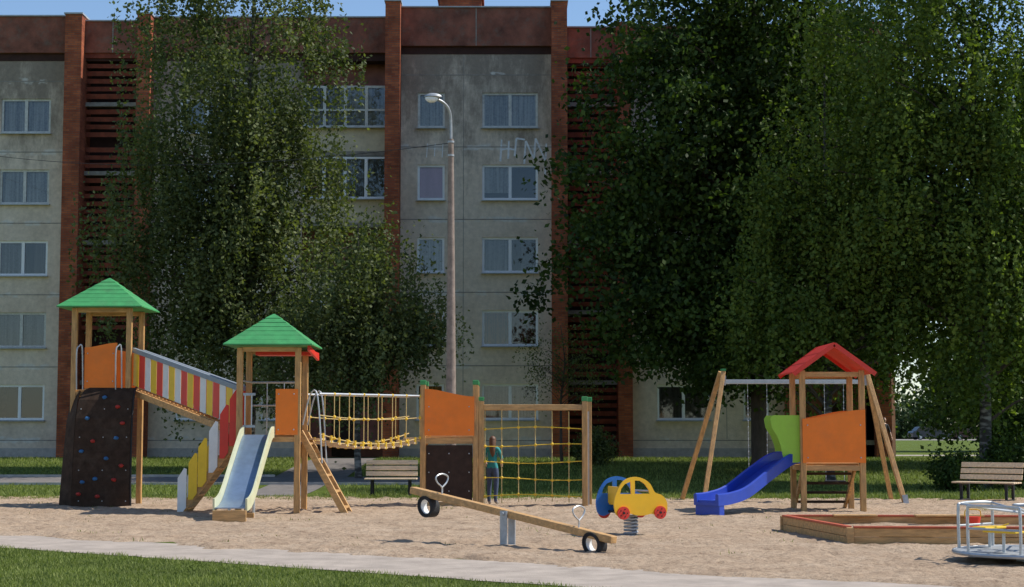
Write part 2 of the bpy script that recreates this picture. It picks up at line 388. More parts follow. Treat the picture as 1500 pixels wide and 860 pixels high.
def tree(name,x,y,H,ell,nc,per,size,lm,sig=(.42,.42,.55),bark='birchbark',r0=.2,droop=False,lean=0,nlimb=90,gap=.0,zmin=2.2):
    o=Obj(name,(x,y,gz(y))); z0=gz(y)-.1
    vols=np.array([e[3]*e[4]*e[5] for e in ell])**.8; cnt=(vols/vols.sum()*nc).astype(int)
    cs=[]
    for e,k in zip(ell,cnt):
        got=0; tries=0
        while got<k and tries<20000:
            tries+=1
            d=unit(1)[0]; r=random.random()**.38
            w=1+.34*mnoise.noise(Vector(d*2.2)+Vector((x,e[2],0)))+.24*mnoise.noise(Vector(d*6)+Vector((x,3,e[2])))
            p=np.array([x+e[0],y+e[1],e[2]])+d*r*w*np.array(e[3:6])
            if p[2]<zmin+z0 : continue
            if mnoise.noise(Vector(p*.75)+Vector((x*3,0,0)))<-.16+gap: continue
            cs.append(p); got+=1
    cs=np.array(cs)
    tz=np.array([mnoise.noise(Vector(p*.9))*.6+.42 for p in cs])+rng.normal(size=len(cs))*.16
    lf=leaves('foliage',cs,sig,per,size,lm,droop,tz); o.attach(lf)
    tr=o.P('trunk',bark,True); pts=[]
    for i in range(9):
        t=i/8; pts.append((x+lean*t+.18*mnoise.noise(Vector((x,t*3,0)))*min(1,i),y+.15*mnoise.noise(Vector((y,t*3,4)))*min(1,i),z0+H*t))
    tp=bez(pts,3); rs=[r0*(1.35 if i==0 else 1)*(1-.93*i/(len(tp)-1))+.01 for i in range(len(tp))]; tr.path(tp,rs,12)
    lb=o.P('limbs','bark',True)
    idx=rng.choice(len(cs),min(nlimb,len(cs)),replace=False)
    for i in idx:
        p=cs[i]; hd=math.hypot(p[0]-x,p[1]-y); zt=max(z0+1.9,min(p[2]-hd*.55,z0+H*.93)); k=(zt-z0)/H*(len(tp)-1); k0=int(k); q=tp[k0].lerp(tp[min(k0+1,len(tp)-1)],k-k0)
        P=Vector(p); mid=q.lerp(P,.5)+Vector((0,0,.12*hd)); rr=rs[k0]
        R=min(rr*.45,.02+.014*hd); a=bez([q,mid,P],4); lb.path(a,[R*(1-.85*j/(len(a)-1)) for j in range(len(a))],5)
    o.done(); return o
tree('birch_tree',-8.5,54,17.5,[(-.1,0,12.6,3.9,2.4,6.2),(-2.0,0,8.2,3.6,2.4,4.3),(.8,0,7.5,3.6,2.4,4.2),(-.6,0,4.4,3.0,2.1,2.2)],760,125,.145,'leafbirch',(.30,.30,.60),droop=True,gap=.06)
tree('birch_tree',-4.6,50.5,7.8,[(0,0,5.0,2.1,1.5,2.4),(-.8,0,4.1,2.3,1.5,1.8),(1.1,0,4.4,2.0,1.2,1.4)],260,110,.13,'leafbirch',(.27,.27,.5),droop=True,r0=.1,nlimb=50)
tree('maple_tree',7.75,52.5,18,[(-1.0,0,13,4.6,2.9,5.4),(-1.6,0,8.4,4.8,2.9,4.0),(-1.4,0,5.0,4.0,2.8,2.2),(1.5,0,7,3.5,2.6,3.8)],900,125,.20,'leafdark',(.45,.45,.34),bark='bark',r0=.27)
tree('birch_tree',9.2,48.5,12.5,[(0,0,7.3,2.6,1.9,4.6),(-.9,0,5.2,2.6,1.8,2.8),(1.4,0,5.6,2.2,1.7,2.8)],420,120,.145,'leafbirchlight',(.34,.34,.45),droop=True,r0=.13)
tree('birch_tree',13.2,47,18,[(-.2,0,11.5,4.2,2.4,6.5),(.9,0,5.9,3.6,2.3,4.0),(-1.4,0,7.4,2.6,2.0,3.4)],860,125,.15,'leafbirchlight',(.34,.34,.52),droop=True,r0=.17)
tree('birch_tree',11.3,57,19,[(0,0,12.5,4.2,2.6,6.5),(0,0,7.5,3.6,2.4,4.2)],340,110,.20,'leafdark',(.4,.4,.6),droop=True,r0=.2)
tree('maple_tree',18.8,57,15,[(0,0,9,4.2,3.0,5.5),(.3,0,4.6,3.2,2.6,2.4)],300,110,.22,'leafdark',(.5,.5,.45),bark='bark',r0=.22,zmin=1.6)
tree('maple_tree',23.6,82,11,[(0,0,6.2,3.6,3.0,3.6),(0,0,3.4,3.4,3,1.8)],220,100,.26,'leafdark',(.5,.5,.45),bark='bark',r0=.2,zmin=.9)
tree('maple_tree',30.5,84,13,[(0,0,7,4.4,3.0,4.6),(0,0,3.4,4.2,3,1.8)],240,100,.28,'leafbirch',(.55,.55,.5),bark='bark',r0=.2,zmin=.9)
tree('birch_sapling',1.7,56.5,4.8,[(0,0,3.6,1.4,1.0,1.4)],60,40,.085,'leafbirch',(.25,.25,.4),bark='bark',droop=True,r0=.05,nlimb=55)

def shrub(name,x,y,rx,rz,n,per,m,size=.1):
    o=Obj(name,(x,y,gz(y))); cs=[]
    for i in range(n):
        d=unit(1)[0]; r=random.random()**.4; cs.append(np.array([x,y,gz(y)+rz*.75])+d*r*np.array([rx,rx*.8,rz*.85]))
    cs=np.array(cs); cs[:,2]=np.maximum(cs[:,2],gz(y)+.1); o.attach(leaves('foliage',cs,(.16,.16,.16),per,size,m))
    st=o.P('stems','bark')
    for i in range(14): st.path([(x+random.uniform(-.1,.1),y,gz(y)-.05),tuple(cs[i*2])],[.015,.005],5)
    o.done()
shrub('shrub',12.0,45.5,.62,.58,70,80,'leafdark')
shrub('shrub',2.8,57,.7,.7,60,70,'leafbirch')
shrub('shrub',14.0,46.6,.9,.9,80,80,'leafdark')
shrub('shrub',17.2,56,1.6,1.2,110,80,'leafdark',.15)
cs=[]
for i in range(1500):
    x=random.uniform(-260,300); h=9+5*mnoise.noise(Vector((x*.05,0,0)))+4*mnoise.noise(Vector((x*.2,7,0)))
    cs.append((x,260+random.uniform(-12,12),random.random()**.7*h+.6))
leaves('distant_trees',np.array(cs),(1.9,1.9,1.6),42,.9,'leaffar')
cs=[]
for i in range(360):
    x=random.uniform(24,130); h=4.2+3*mnoise.noise(Vector((x*.15,0,0)))
    cs.append((x,197+random.uniform(-3,3),random.random()*h+.7))
leaves('distant_hedge',np.array(cs),(1.1,1.1,.7),90,.55,'leaffar')

def blades(name,n,x0,x1,y0,y1,mask,h,m='blade',w=.006):
    x=rng.uniform(x0,x1,n); y=rng.uniform(y0,y1,n); k=mask(x,y); x=x[k]; y=y[k]; n=len(x)
    z=np.array([gz(v) for v in y]); C=np.stack([x,y,z],1)
    pn=np.array([mnoise.noise(Vector((a*.9,b*.9,0)))+.6*mnoise.noise(Vector((a*3,b*3,7))) for a,b in zip(x,y)])
    hh=h*rng.uniform(.4,1.2,n)*(1+.5*pn)
    A=np.stack([rng.normal(size=n)*.4*hh,rng.normal(size=n)*.4*hh,hh],1)
    th=rng.uniform(0,math.pi,n); B=np.stack([np.cos(th),np.sin(th),np.zeros(n)],1)*w
    t=np.clip(.45+.55*pn+rng.normal(size=n)*.24,0,1)
    return quads(name,C,A,B,t,m,True)
blades('grass_verge',120000,-9.5,3.5,14.5,26,lambda x,y:(y<bot_e(x)+.05+.12*np.sin(x*5)*np.sin(x*1.7+1)+rng.normal(size=len(x))*.06)&(abs(x)<y*.33+.6),.045)
blades('back_lawn_grass',80000,-19,21,40,63,lambda x,y:~(((y>47.8)&(y<51.2)&(x<-2.4))|((x>-7.3)&(x<-4.9)&(y>41))),.09,w=.014)
def tuft(x,y):
    v=np.array([mnoise.noise(Vector((a*1.1,b*1.1,33))) for a,b in zip(x,y)]); return (v>.38)&(y>top_e(x))
blades('sand_edge_grass',60000,-16,14,37.5,41.5,lambda x,y:rng.random(len(x))<np.clip((y-38.2)/3,0,1)**2,.08,w=.012)
o=blades('weed_tufts',16000,-11,10,22,38,tuft,.05,w=.008); o.location.z=.02

# ---------------------------------------------------------------- apartment building
B=Obj('apartment_building',(-4,64,.6))
FM=64.0; FS=65.2
W=B.P('walls','facade'); 
def wall(mb,x0,x1,z0,z1,y,ops,dp=.28):
    X=sorted(set([x0,x1]+[v for o in ops for v in o[:2]])); Z=sorted(set([z0,z1]+[v for o in ops for v in o[2:4]]))
    for i in range(len(X)-1):
        for j in range(len(Z)-1):
            cx=(X[i]+X[i+1])/2; cz=(Z[j]+Z[j+1])/2
            if any(o[0]<cx<o[1] and o[2]<cz<o[3] for o in ops): continue
            mb.add([(X[i],y,Z[j]),(X[i+1],y,Z[j]),(X[i+1],y,Z[j+1]),(X[i],y,Z[j+1])],[(0,1,2,3)])
    for a,b_,c,d in [o[:4] for o in ops]:
        for q in ([(a,c),(b_,c)],[(b_,c),(b_,d)],[(b_,d),(a,d)],[(a,d),(a,c)]):
            (xa,za),(xb,zb)=q; mb.add([(xa,y,za),(xb,y,zb),(xb,y+dp,zb),(xa,y+dp,za)],[(0,1,2,3)])
FR=B.P('window_frames','frame'); FO=B.P('old_window_frames','frameold'); GL=B.P('window_glass','glass'); SI=B.P('window_sills','sill')
def window(x0,x1,z0,z1,y,style='lace',panes=2,old=False,split=False):
    fr=FO if old else FR; t=.085; yy=y+.06; d=.07
    fr.bb(x0,x1,yy,yy+d,z0,z0+t); fr.bb(x0,x1,yy,yy+d,z1-t,z1)
    fr.bb(x0,x0+t,yy,yy+d,z0+t,z1-t); fr.bb(x1-t,x1,yy,yy+d,z0+t,z1-t)
    for k in range(1,panes):
        xm=x0+(x1-x0)*k/panes; fr.bb(xm-.06,xm+.06,yy-.004,yy+d,z0+t,z1-t)
    if split: fr.bb(x0+t,x1-t,yy+.004,yy+d-.004,z0+.42*(z1-z0)-.04,z0+.42*(z1-z0)+.04)
    g=yy+.035; GL.add([(x0+t,g,z0+t),(x1-t,g,z0+t),(x1-t,g,z1-t),(x0+t,g,z1-t)],[(0,1,2,3)])
    SI.box(((x0+x1)/2,y-.02,z0-.02),(x1-x0+.1,.26,.03),Matrix.Rotation(math.radians(8),3,'X'))
    def cur(m,a,b_,c,dd,off=.0):
        mb=B.P('curtain_'+m,m); mb.add([(a,y+.24+off,c),(b_,y+.24+off,c),(b_,y+.24+off,dd),(a,y+.24+off,dd)],[(0,1,2,3)])
    w=x1-x0
    if style in('lace','lacegrey','pinkcurt','blinds','darkcurt'): cur(style,x0,x1,z0,z1)
    elif style=='part': cur('lace',x0,x0+w*.30,z0,z1); cur('darkcurt',x0+w*.78,x1,z0,z1)
    elif style=='half': cur('lace',x0,x0+w*.48,z0+.3,z1)
    elif style=='gold': cur('gold',x0+w*.1,x1,z0+.5,z1); cur('darkcurt',x0,x1,z0,z1,.05)
    elif style=='side': cur('lacegrey',x0,x0+w*.45,z0,z1); cur('darkcurt',x0+w*.7,x1,z0,z1)
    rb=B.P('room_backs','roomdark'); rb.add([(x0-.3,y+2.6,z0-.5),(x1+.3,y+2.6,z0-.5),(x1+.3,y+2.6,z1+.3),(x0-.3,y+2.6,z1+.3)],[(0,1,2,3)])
SM=B.P('panel_seams','seam')
def section(x0,x1,y,wins,styles,top=16.22):
    ops=[]
    for k in range(5):
        zs=2.04+2.82*k
        for wi,(a,b_) in enumerate(wins):
            ops.append((a,b_,zs,zs+1.37)); st=styles[k][wi]; old=st.endswith('*'); st=st.rstrip('*')
            window(a,b_,zs,zs+1.37,y,st,2 if b_-a>1.4 else 1,old)
    wall(W,x0,x1,.1,top,y,ops)
    for k in range(6):
        z=1.28+2.82*k if k else 1.25
        if z<top-.2: SM.bb(x0,x1,y-.006,y+.01,z-.012,z+.020)
    xm=(wins[0][1]+wins[1][0])/2 if len(wins)>1 else None
    if xm:
        SM.bb(xm-.01,xm+.012,y-.004,y+.01,1.3,top)
st_mid=[['gold','lacegrey'],['gold','blinds'],['lace','side'],['pinkcurt','half'],['lace*','lace*']]
section(-4.3,1.52,FM,[(-3.65,-2.6),(-1.15,1.0)],st_mid)
st_l=[['dark','dark'],['lace','lacegrey*'],['part','side'],['lacegrey','lace*'],['lace','lace*']]
section(-24,-17.5,FS,[(-23,-21.9),(-20.15,-18.2)],[[a[0],a[1]] for a in st_l])
st_h=[['lace','lace'],['half','lace'],['lacegrey','side'],['lace','half'],['lace','lace']]
section(-14.15,-8.2,FS,[(-13.1,-11.0),(-9.8,-8.8)],st_h)
section(4.65,10.6,FS,[(5.65,7.7),(9.0,10.0)],[['lacegrey','dark'],['lace','half'],['side','lace'],['lace','lace'],['half','lace']])
section(-36,-27.5,FS,[(-34.5,-32.4),(-30.5,-29.4)],st_h)
PI=B.P('brick_pilasters','brick')
def pil(x0,x1,y,top=18.05): PI.bb(x0,x1,y-.75,y+1.6,.1,top)
pil(-4.87,-4.30,FM,18.1); pil(1.52,2.12,FM,18.1)
pil(-17.5,-16.85,FS,17.9); pil(-14.68,-14.15,FS,17.9); pil(4.1,4.65,FS,17.6)
pil(10.6,11.15,FS,17.6); pil(14.0,14.6,FS,17.6); pil(-24.6,-24.0,FS,17.9); pil(-27.5,-27,FS,17.9)
SL=B.P('bay_slats','slatred'); RC=B.P('bay_recess','recess'); PK=B.P('bay_back_wall','recesspink'); BA=B.P('balcony_parapets','balc'); FL=B.P('balcony_slabs','seam')
def slats(x0,x1,y,top):
    z=1.0; 
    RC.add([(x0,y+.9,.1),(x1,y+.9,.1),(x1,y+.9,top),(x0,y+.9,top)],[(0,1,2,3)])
    i=0
    while z<top-1.6:
        if i%9==8: FL.bb(x0,x1,y+.05,y+.9,z-.02,z+.14)
        elif random.random()>.05:
            SL.box(((x0+x1)/2,y+.12+random.uniform(-.012,.012),z+.08),(x1-x0-.01,.03,.18+random.uniform(-.02,.02)),Matrix.Rotation(math.radians(random.uniform(6,20)),3,'X')@Matrix.Rotation(random.uniform(-.009,.009),3,'Y'))
        z+=.305; i+=1
    SL.bb(x0,x1,y-.1,y+.3,top-1.5,top-.25)
slats(2.12,4.1,FS,17.6); slats(-16.85,-14.68,FS,17.8); slats(-27,-24.6,FS,17.8)
def loggia(x0,x1,y,styles,top):
    PK.add([(x0,y+1.3,.1),(x1,y+1.3,.1),(x1,y+1.3,top),(x0,y+1.3,top)],[(0,1,2,3)])
    for xx in (x0,x1):
        PK.add([(xx,y,.1),(xx,y+1.3,.1),(xx,y+1.3,top),(xx,y,top)],[(0,1,2,3)])
    for k in range(5):
        z=1.2+2.82*k
        FL.bb(x0,x1,y-.05,y+1.3,z-.12,z+.06)
        if k: BA.bb(x0,x1,y-.02,y+.06,z+.06,z+.98)
        if styles[k]: window(x0+.02,x1-.02,z+1.0,z+2.66,y-.12,'lacegrey' if styles[k]==1 else 'lace',4,old=styles[k]==2,split=styles[k]==2)
        if k==0: B.P('entrance_door','darkpanel').bb(x0+1.1,x0+2.1,y+1.2,y+1.28,.62,2.7)
loggia(-8.2,-4.87,FS-.3,[0,1,0,1,2],16.3); loggia(11.15,14.0,FS-.3,[0,2,1,2,1],16.3)
PA=B.P('parapet','parapet'); CP=B.P('parapet_coping','coping'); SG=B.P('roof_shadow_gap','recess')
def par(x0,x1,y,z0,z1):
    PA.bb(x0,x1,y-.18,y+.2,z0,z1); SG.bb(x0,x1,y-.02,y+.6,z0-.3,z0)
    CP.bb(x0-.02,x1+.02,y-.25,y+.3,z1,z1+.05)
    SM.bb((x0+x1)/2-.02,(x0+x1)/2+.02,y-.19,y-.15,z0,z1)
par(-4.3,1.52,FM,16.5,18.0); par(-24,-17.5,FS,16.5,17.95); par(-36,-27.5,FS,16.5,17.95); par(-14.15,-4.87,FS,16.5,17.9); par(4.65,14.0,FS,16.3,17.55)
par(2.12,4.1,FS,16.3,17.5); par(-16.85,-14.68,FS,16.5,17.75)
for (a,b_,y,z) in ((-4.87,-4.3,FM,18.1),(1.52,2.12,FM,18.1),(-17.5,-16.85,FS,17.9),(-14.68,-14.15,FS,17.9)): CP.bb(a-.04,b_+.04,y-.82,y+1.62,z,z+.06)
SH=B.P('end_walls_and_back','facade')
SH.bb(-36.3,-36,FS,FS+12,.1,17.6); SH.bb(14.6,14.9,FS,FS+12,.1,17.4); SH.bb(-36,14.6,FS+11.7,FS+12,.1,17.4)
B.P('roof','roofing').bb(-36,14.6,FS+.25,FS+11.7,16.55,16.75); B.P('roof','roofing').bb(-4.3,1.52,FM+.22,FS+.25,16.55,16.75)
PL=B.P('plinth','kerb')
for a,b_,y in ((-4.3,1.52,FM),(-24,-17.5,FS),(-14.15,-8.2,FS),(4.65,10.6,FS),(-36,-27.5,FS)): PL.bb(a,b_,y-.06,y-.008,.3,.95)
CH=B.P('chimney','brick'); CH.bb(-2.95,-1.25,67,68.4,16.7,19.2); CH.bb(-3.05,-1.15,66.9,68.5,19.2,19.4)
B.P('roof_antenna','steel').tube((-9.7,67,16.7),(-9.7,67,20),.02)
GF=B.P('graffiti','graffiti')
def stroke(a,b_,r,k):
    # thin flat paint stroke lying on the wall plane
    d=Vector((b_[0]-a[0],0,b_[1]-a[1])); n=Vector((-d.z,0,d.x)).normalized()*r; y=FM-.004-.0015*k
    A=Vector((a[0],y,a[1])); Bp=Vector((b_[0],y,b_[1]))
    GF.add([A-n,Bp-n*.8,Bp+n*.8,A+n],[(0,1,2,3)])
x=-.45
for k,(xa,za,xb,zb) in enumerate(((0,12.0,.05,12.85),(.0,12.45,.3,12.5),(.3,12.1,.33,12.8),(.33,12.5,.55,12.45),(.55,12.2,.62,12.9),(.62,12.9,.95,12.85),(.92,11.9,.98,12.8),(.98,12.8,1.3,12.1),(1.3,12.1,1.36,12.9),(1.36,12.9,1.75,12.0),(1.72,11.4,1.78,12.7))):
    stroke((x+xa,za),(x+xb,zb),.04,k)
for k in range(4): stroke((-3.3+.3*k,12.15+.05*(k%2)),(-3.27+.3*k,12.7),.018,k)
B.done()

# ---------------------------------------------------------------- street lamp
o=Obj('street_lamp',(-1.55,42.5,0)); p=o.P('pole','pole',True)
lx=-1.55; p.path([(lx,42.5,-.2),(lx,42.5,3),(lx-.02,42.5,9.1)],[.15,.125,.07],12)
a=o.P('bracket','galv',True); a.path(bez([(lx-.02,42.5,8.6),(lx-.02,42.5,9.5),(lx-.07,42.42,9.85),(lx-.22,42.3,10.02),(lx-.38,42.2,10.08)],5),.035,8)
h=o.P('lamp_head','galv',True)
h.sphere((lx-.46,42.12,10.12),(.23,.15,.10),14,8,lambda q:Vector((q.x,q.y,q.z if q.z>0 else q.z*.3)))
o.P('lamp_diffuser','lampglass',True).sphere((lx-.5,42.12,10.09),(.17,.12,.12),12,8)
for k in range(2): o.P('clamps','galv').path([(lx-.02,42.5,8.65+.35*k),(lx-.02,42.5,8.7+.35*k)],.088,12)
o.done()
o=Obj('overhead_wire',(-10,50,11)); w=o.P('wire','black')
pts=[]; 
for i in range(25):
    t=i/24; pts.append((-1.6+(-22.5)*t,42.5+22*t,9.0+4.0*t-1.6*4*t*(1-t)*.5))
w.path(pts,.009,5); o.done()

# ---------------------------------------------------------------- playground pieces
def plank_roof(mb,cx,cy,hw,z0,z1,n=7):
    for i in range(n):
        t0=i/n; t1=(i+1)/n; w0=hw*(1-t0)+.035; w1=hw*(1-t1)+.03*(1-t1)+.012; a=z0+(z1-z0)*t0; b_=z0+(z1-z0)*t1+.008
        v=[(cx-w0,cy-w0,a-.012),(cx+w0,cy-w0,a-.012),(cx+w0,cy+w0,a-.012),(cx-w0,cy+w0,a-.012),(cx-w0,cy-w0,a+.012),(cx+w0,cy-w0,a+.012),(cx+w0,cy+w0,a+.012),(cx-w0,cy+w0,a+.012),(cx-w1,cy-w1,b_),(cx+w1,cy-w1,b_),(cx+w1,cy+w1,b_),(cx-w1,cy+w1,b_)]
        mb.add(v,[(0,3,2,1),(0,1,5,4),(1,2,6,5),(2,3,7,6),(3,0,4,7),(4,5,9,8),(5,6,10,9),(6,7,11,10),(7,4,8,11),(8,9,10,11)])
def wavy(w,h,drop,n=16,flip=False):
    pts=[(0,0),(w,0)]; 
    for i in range(n+1):
        t=1-i/n; s=3*t*t-2*t**3; k=1-s if not flip else s
        pts.append((w*t,h-drop*(1-k)))
    return pts
def bolts(o,pts):
    mb=o.P('bolts','steel',True)
    for p in pts: mb.sphere(p,.016,6,4)

T=Obj('play_tower_complex',(-6,36,0))
ps=T.P('posts','wood',bevel=.008); pw=.115
def post(x,y,z1,z0=-.15,m=ps): m.box((x,y,(z0+z1)/2),(pw,pw,z1-z0))
ax0,ax1,ay0,ay1=-9.45,-8.27,36.1,37.3
for x in(ax0,ax1):
    for y in(ay0,ay1): post(x,y,4.28)
G=T.P('green_roofs','green'); plank_roof(G,-8.86,36.7,.88,4.30,4.98)
FRm=T.P('frames','wood_h',bevel=.006)
for y in(ay0,ay1): FRm.beam((ax0,y,4.24),(ax1,y,4.24),.05,.1); FRm.bb(ax0,ax1,y-.03+.001,y+.03,2.38,2.48)
for x in(ax0,ax1): FRm.bb(x-.03,x+.03,ay0+.06,ay1-.06,2.38,2.48)
for k in range(9): FRm.bb(ax0+.06,ax1-.06,ay0+.01+k*.132,ay0+.13+k*.132,2.485,2.52)
O_=T.P('orange_panels','orange',bevel=.004)
O_.shape([wavy(.70,.98,.10,flip=True)],(-9.22,36.08,2.55),(1,0,0),(0,0,1),.025)
O_.shape([wavy(.95,.95,.12)],(-9.33,37.3,2.55),(1,0,0),(0,0,1),.025)
bolts(T,[(-9.15,36.06,2.7),(-8.6,36.06,2.7),(-9.15,36.06,3.3),(-8.6,36.06,3.3)])
st=T.P('steel_rails','steel',True)
for x0 in(-9.36,-8.52):
    st.path(bez([(x0,36.0,2.52),(x0,35.95,3.3),(x0+.04,35.98,3.45),(x0+.1,36.02,3.4),(x0+.12,36.05,2.52)],4),.016,7)
CW=T.P('climbing_wall','climbdark',bevel=.01)
prof=[(35.75,-.05),(35.70,.5),(35.70,1.2),(35.74,1.9),(35.84,2.3),(35.98,2.5),(36.05,2.56)]
def strip(mb,xl,xr,th=.05):
    n=len(prof); o0=len(mb.v)
    for i,(y,z) in enumerate(prof):
        xa=xl[i]; xb=xr[i]
        for dx,dy in((xa,0),(xb,0),(xb,th),(xa,th)): mb.v.append((dx,y+dy,z))
    for i in range(n-1):
        for k in range(4): mb.f.append((o0+i*4+k,o0+i*4+(k+1)%4,o0+i*4+4+(k+1)%4,o0+i*4+4+k))
    mb.f.append((o0,o0+1,o0+2,o0+3)); mb.f.append(tuple(o0+(n-1)*4+k for k in range(4)))
strip(CW,[-9.36,-9.34,-9.32,-9.30,-9.27,-9.20,-9.10],[-8.12]*7)
o0=len(CW.v)
for i,(y,z) in enumerate(prof[:-1]):
    xa=-9.365+.018*i; CW.v+= [(xa,y+.02,z),(xa,y+.07,z),(xa-.36+.03*i,y+.40,z*.985),(xa-.36+.03*i,y+.35,z*.985)]
for i in range(len(prof)-2):
    for k in range(4): CW.f.append((o0+i*4+k,o0+i*4+(k+1)%4,o0+i*4+4+(k+1)%4,o0+i*4+4+k))
CW.f.append(tuple(o0+(len(prof)-2)*4+k for k in range(4)))
def py(z):
    for i in range(len(prof)-1):
        if prof[i][1]<=z<=prof[i+1][1]:
            t=(z-prof[i][1])/(prof[i+1][1]-prof[i][1]); return prof[i][0]+t*(prof[i+1][0]-prof[i][0])
hr=T.P('holds_red','holdred',True); hb=T.P('holds_blue','holdblue',True)
for k,(x,z) in enumerate([(-8.72,2.35),(-8.42,2.15),(-9.05,1.9),(-8.92,1.42),(-8.42,1.48),(-8.3,.9),(-8.85,.62),(-8.45,.6),(-9.12,.55),(-8.8,.25),(-9.15,1.2),(-8.3,1.8),(-8.62,1.05),(-9.2,.3)]):
    (hb if k%2==0 else hr).sphere((x,py(z)-.01,z),(.055,.05,.040),8,6,lambda q:q*(1+.25*mnoise.noise(q*2+Vector((k,0,0)))))
mm=T.P('climb_rims','black',True)
mm.path([(-8.1,y+.02,z) for y,z in prof],.02,6)
bm=T.P('bolts','steel',True)
for z in(.15,.8,1.5,2.1):
    for x in(-9.2,-8.7,-8.2): bm.sphere((x,py(z)-.004,z),.014,6,4)
# sloping bridge with coloured slat guards
p0=Vector((-8.20,36.7,2.5)); p1=Vector((-5.42,33.8,1.60)); side=Vector((0,-1,0))
for sgn in(-1,1):
    off=side*(.40*sgn)
    FRm.beam(p0+off+Vector((0,0,-.04)),p1+off+Vector((0,0,-.04)),.06,.13)
    a=T.P('bridge_rails','railgrey',bevel=.004); a.beam(p0+off*1.18+Vector((0,0,.88)),p1+off*1.18+Vector((0,0,.88)),.08,.10)
    a.beam(p0+off*1.03+Vector((0,0,.14)),p1+off*1.03+Vector((0,0,.14)),.04,.045)
    ns=17
    for k in range(ns):
        c=['yellow','red','white','yellow','red','white','yellow','white','red'][k%9]
        t0=(k+.04)/ns; t1=(k+.96)/ns
        q0=p0.lerp(p1,t0)+off*1.15; q1=p0.lerp(p1,t1)+off*1.15
        mb=T.P('slats_'+c,c); u=Vector((0,0,1)); w=side*.02
        vs=[]
        for q in(q0,q1):
            for dz in(.12,.83):
                for s_ in(0,1): vs.append(q+u*dz+w*s_)
        mb.add(vs,[(0,1,3,2),(4,6,7,5),(0,4,5,1),(2,3,7,6),(0,2,6,4),(1,5,7,3)])
for k in range(28):
    q=p0.lerp(p1,(k+.5)/28); FRm.bb(q.x-.045,q.x+.045,q.y-.37,q.y+.37,q.z+.03,q.z+.06)
# tower B
bx0,bx1,by0,by1=-5.38,-4.23,33.1,34.25
for x in(bx0,bx1):
    for y in(by0,by1): post(x,y,3.28)
plank_roof(G,-4.8,33.68,.84,3.33,3.98)
T.P('red_trim','red').bb(-5.2,-3.98,33.9,34.5,3.17,3.235); T.P('red_trim','red').beam((-4.02,33.05,3.27),(-3.98,34.3,3.12),.05,.10)
for y in(by0,by1): FRm.bb(bx0-.0,bx1,y-.03,y+.03,1.42,1.52); FRm.bb(bx0,bx1,y-.03,y+.03,3.2,3.29)
for x in(bx0,bx1): FRm.bb(x-.03,x+.03,by0+.06,by1-.06,1.42,1.52)
for k in range(8): FRm.bb(bx0+.06,bx1-.06,by0+.07+k*.13,by0+.19+k*.13,1.525,1.56)
O_.shape([wavy(.44,.90,.0)],(-4.66,33.05,1.56),(1,0,0),(0,0,1),.025)
bolts(T,[(-4.60,33.03,1.66),(-4.30,33.03,1.66),(-4.60,33.03,2.36),(-4.30,33.03,2.36)])
for x0 in(-5.26,-5.13): st.path([(x0,33.02,1.75),(x0,33.02,2.35)],.014,7)
T.P('grey_guard','galv').bb(-5.30,-5.06,33.03,33.06,2.33,2.38); T.P('grey_guard','galv').bb(-5.30,-5.06,33.03,33.06,1.7,1.75)
st.path([(-5.32,34.2,2.62),(-4.3,34.2,2.62)],.02,8); st.path([(-5.32,33.2,2.62),(-5.3,34.2,2.62)],.018,8); st.path([(-5.32,34.2,2.15),(-4.3,34.2,2.15)],.016,8)
for x in(-5.0,-4.65): st.path([(x,34.2,1.55),(x,34.2,2.62)],.012,6)
sp=bez([(-4.98,33.0,1.56),(-4.99,32.7,1.50),(-5.01,31.8,.98),(-5.03,30.95,.46),(-5.04,30.5,.30),(-5.04,30.1,.27)],5)
lat=(1,0,0)
SB=T.P('slide_bed','slidesteel',True); SB.sweep(sp,[(-.27,0),(.27,0),(.27,-.02),(-.27,-.02)],lat)
SR=T.P('slide_sides','cream',True)
for sg in(-1,1): SR.sweep(sp,[(sg*.275,-.06),(sg*.275+.035*sg,-.06),(sg*.275+.035*sg,.16),(sg*.275,.16)],lat)
FRm.bb(-5.34,-4.74,30.02,30.08,-.05,.22); FRm.bb(-5.3,-4.78,31.2,31.28,-.05,.12)
st.path([(-5.25,31.3,-.1),(-5.25,31.3,.58)],.025,8); st.path([(-4.8,31.3,-.1),(-4.8,31.3,.58)],.025,8)
for yy in(33.25,34.05):
    FRm.beam((-4.2,yy,1.62),(-3.22,yy-.25,-.08),.055,.13)
    st.path(bez([(-4.15,yy,1.75),(-4.0,yy-.03,2.35),(-3.85,yy-.06,2.3),(-3.75,yy-.08,1.0)],4),.016,7)
for k in range(5):
    t=(k+.7)/5.3; FRm.beam((-4.2+.98*t,33.25-.25*t,1.6-1.66*t),(-4.2+.98*t,34.05-.25*t,1.6-1.66*t),.14,.04)
s0=Vector((-5.45,33.75,1.5)); s1=Vector((-6.62,33.75,-.05))
for yy in(-.42,.42): FRm.beam(s0+Vector((0,yy,0)),s1+Vector((0,yy,0)),.06,.14)
for k in range(6):
    q=s0.lerp(s1,(k+.5)/6); FRm.bb(q.x-.1,q.x+.1,q.y-.39,q.y+.39,q.z+.0,q.z+.04)
for yy in(-.48,.48):
    for k,(c,t) in enumerate((('red',.06),('red',.22),('white',.40),('yellow',.58),('yellow',.74),('white',.92))):
        q=s0.lerp(s1,t)+Vector((0,yy,0)); hgt=[1.0,.95,.9,.85,.8,.78][k]
        sh=[(-.085,-.12),(.0,-.12),(.085,-.0),(.09,hgt-.02),(.04,hgt),(-.085,hgt-.20)]
        T.P('slats_'+c,c).shape([sh],(q.x,q.y,q.z+.05),(1,0,0),(0,0,1),.022)
RP=T.P('ropes','rope',True); RY=T.P('yellow_connectors','ropeyellow',True)
b0=Vector((-4.15,33.9,0)); b1=Vector((-1.98,36.5,0))
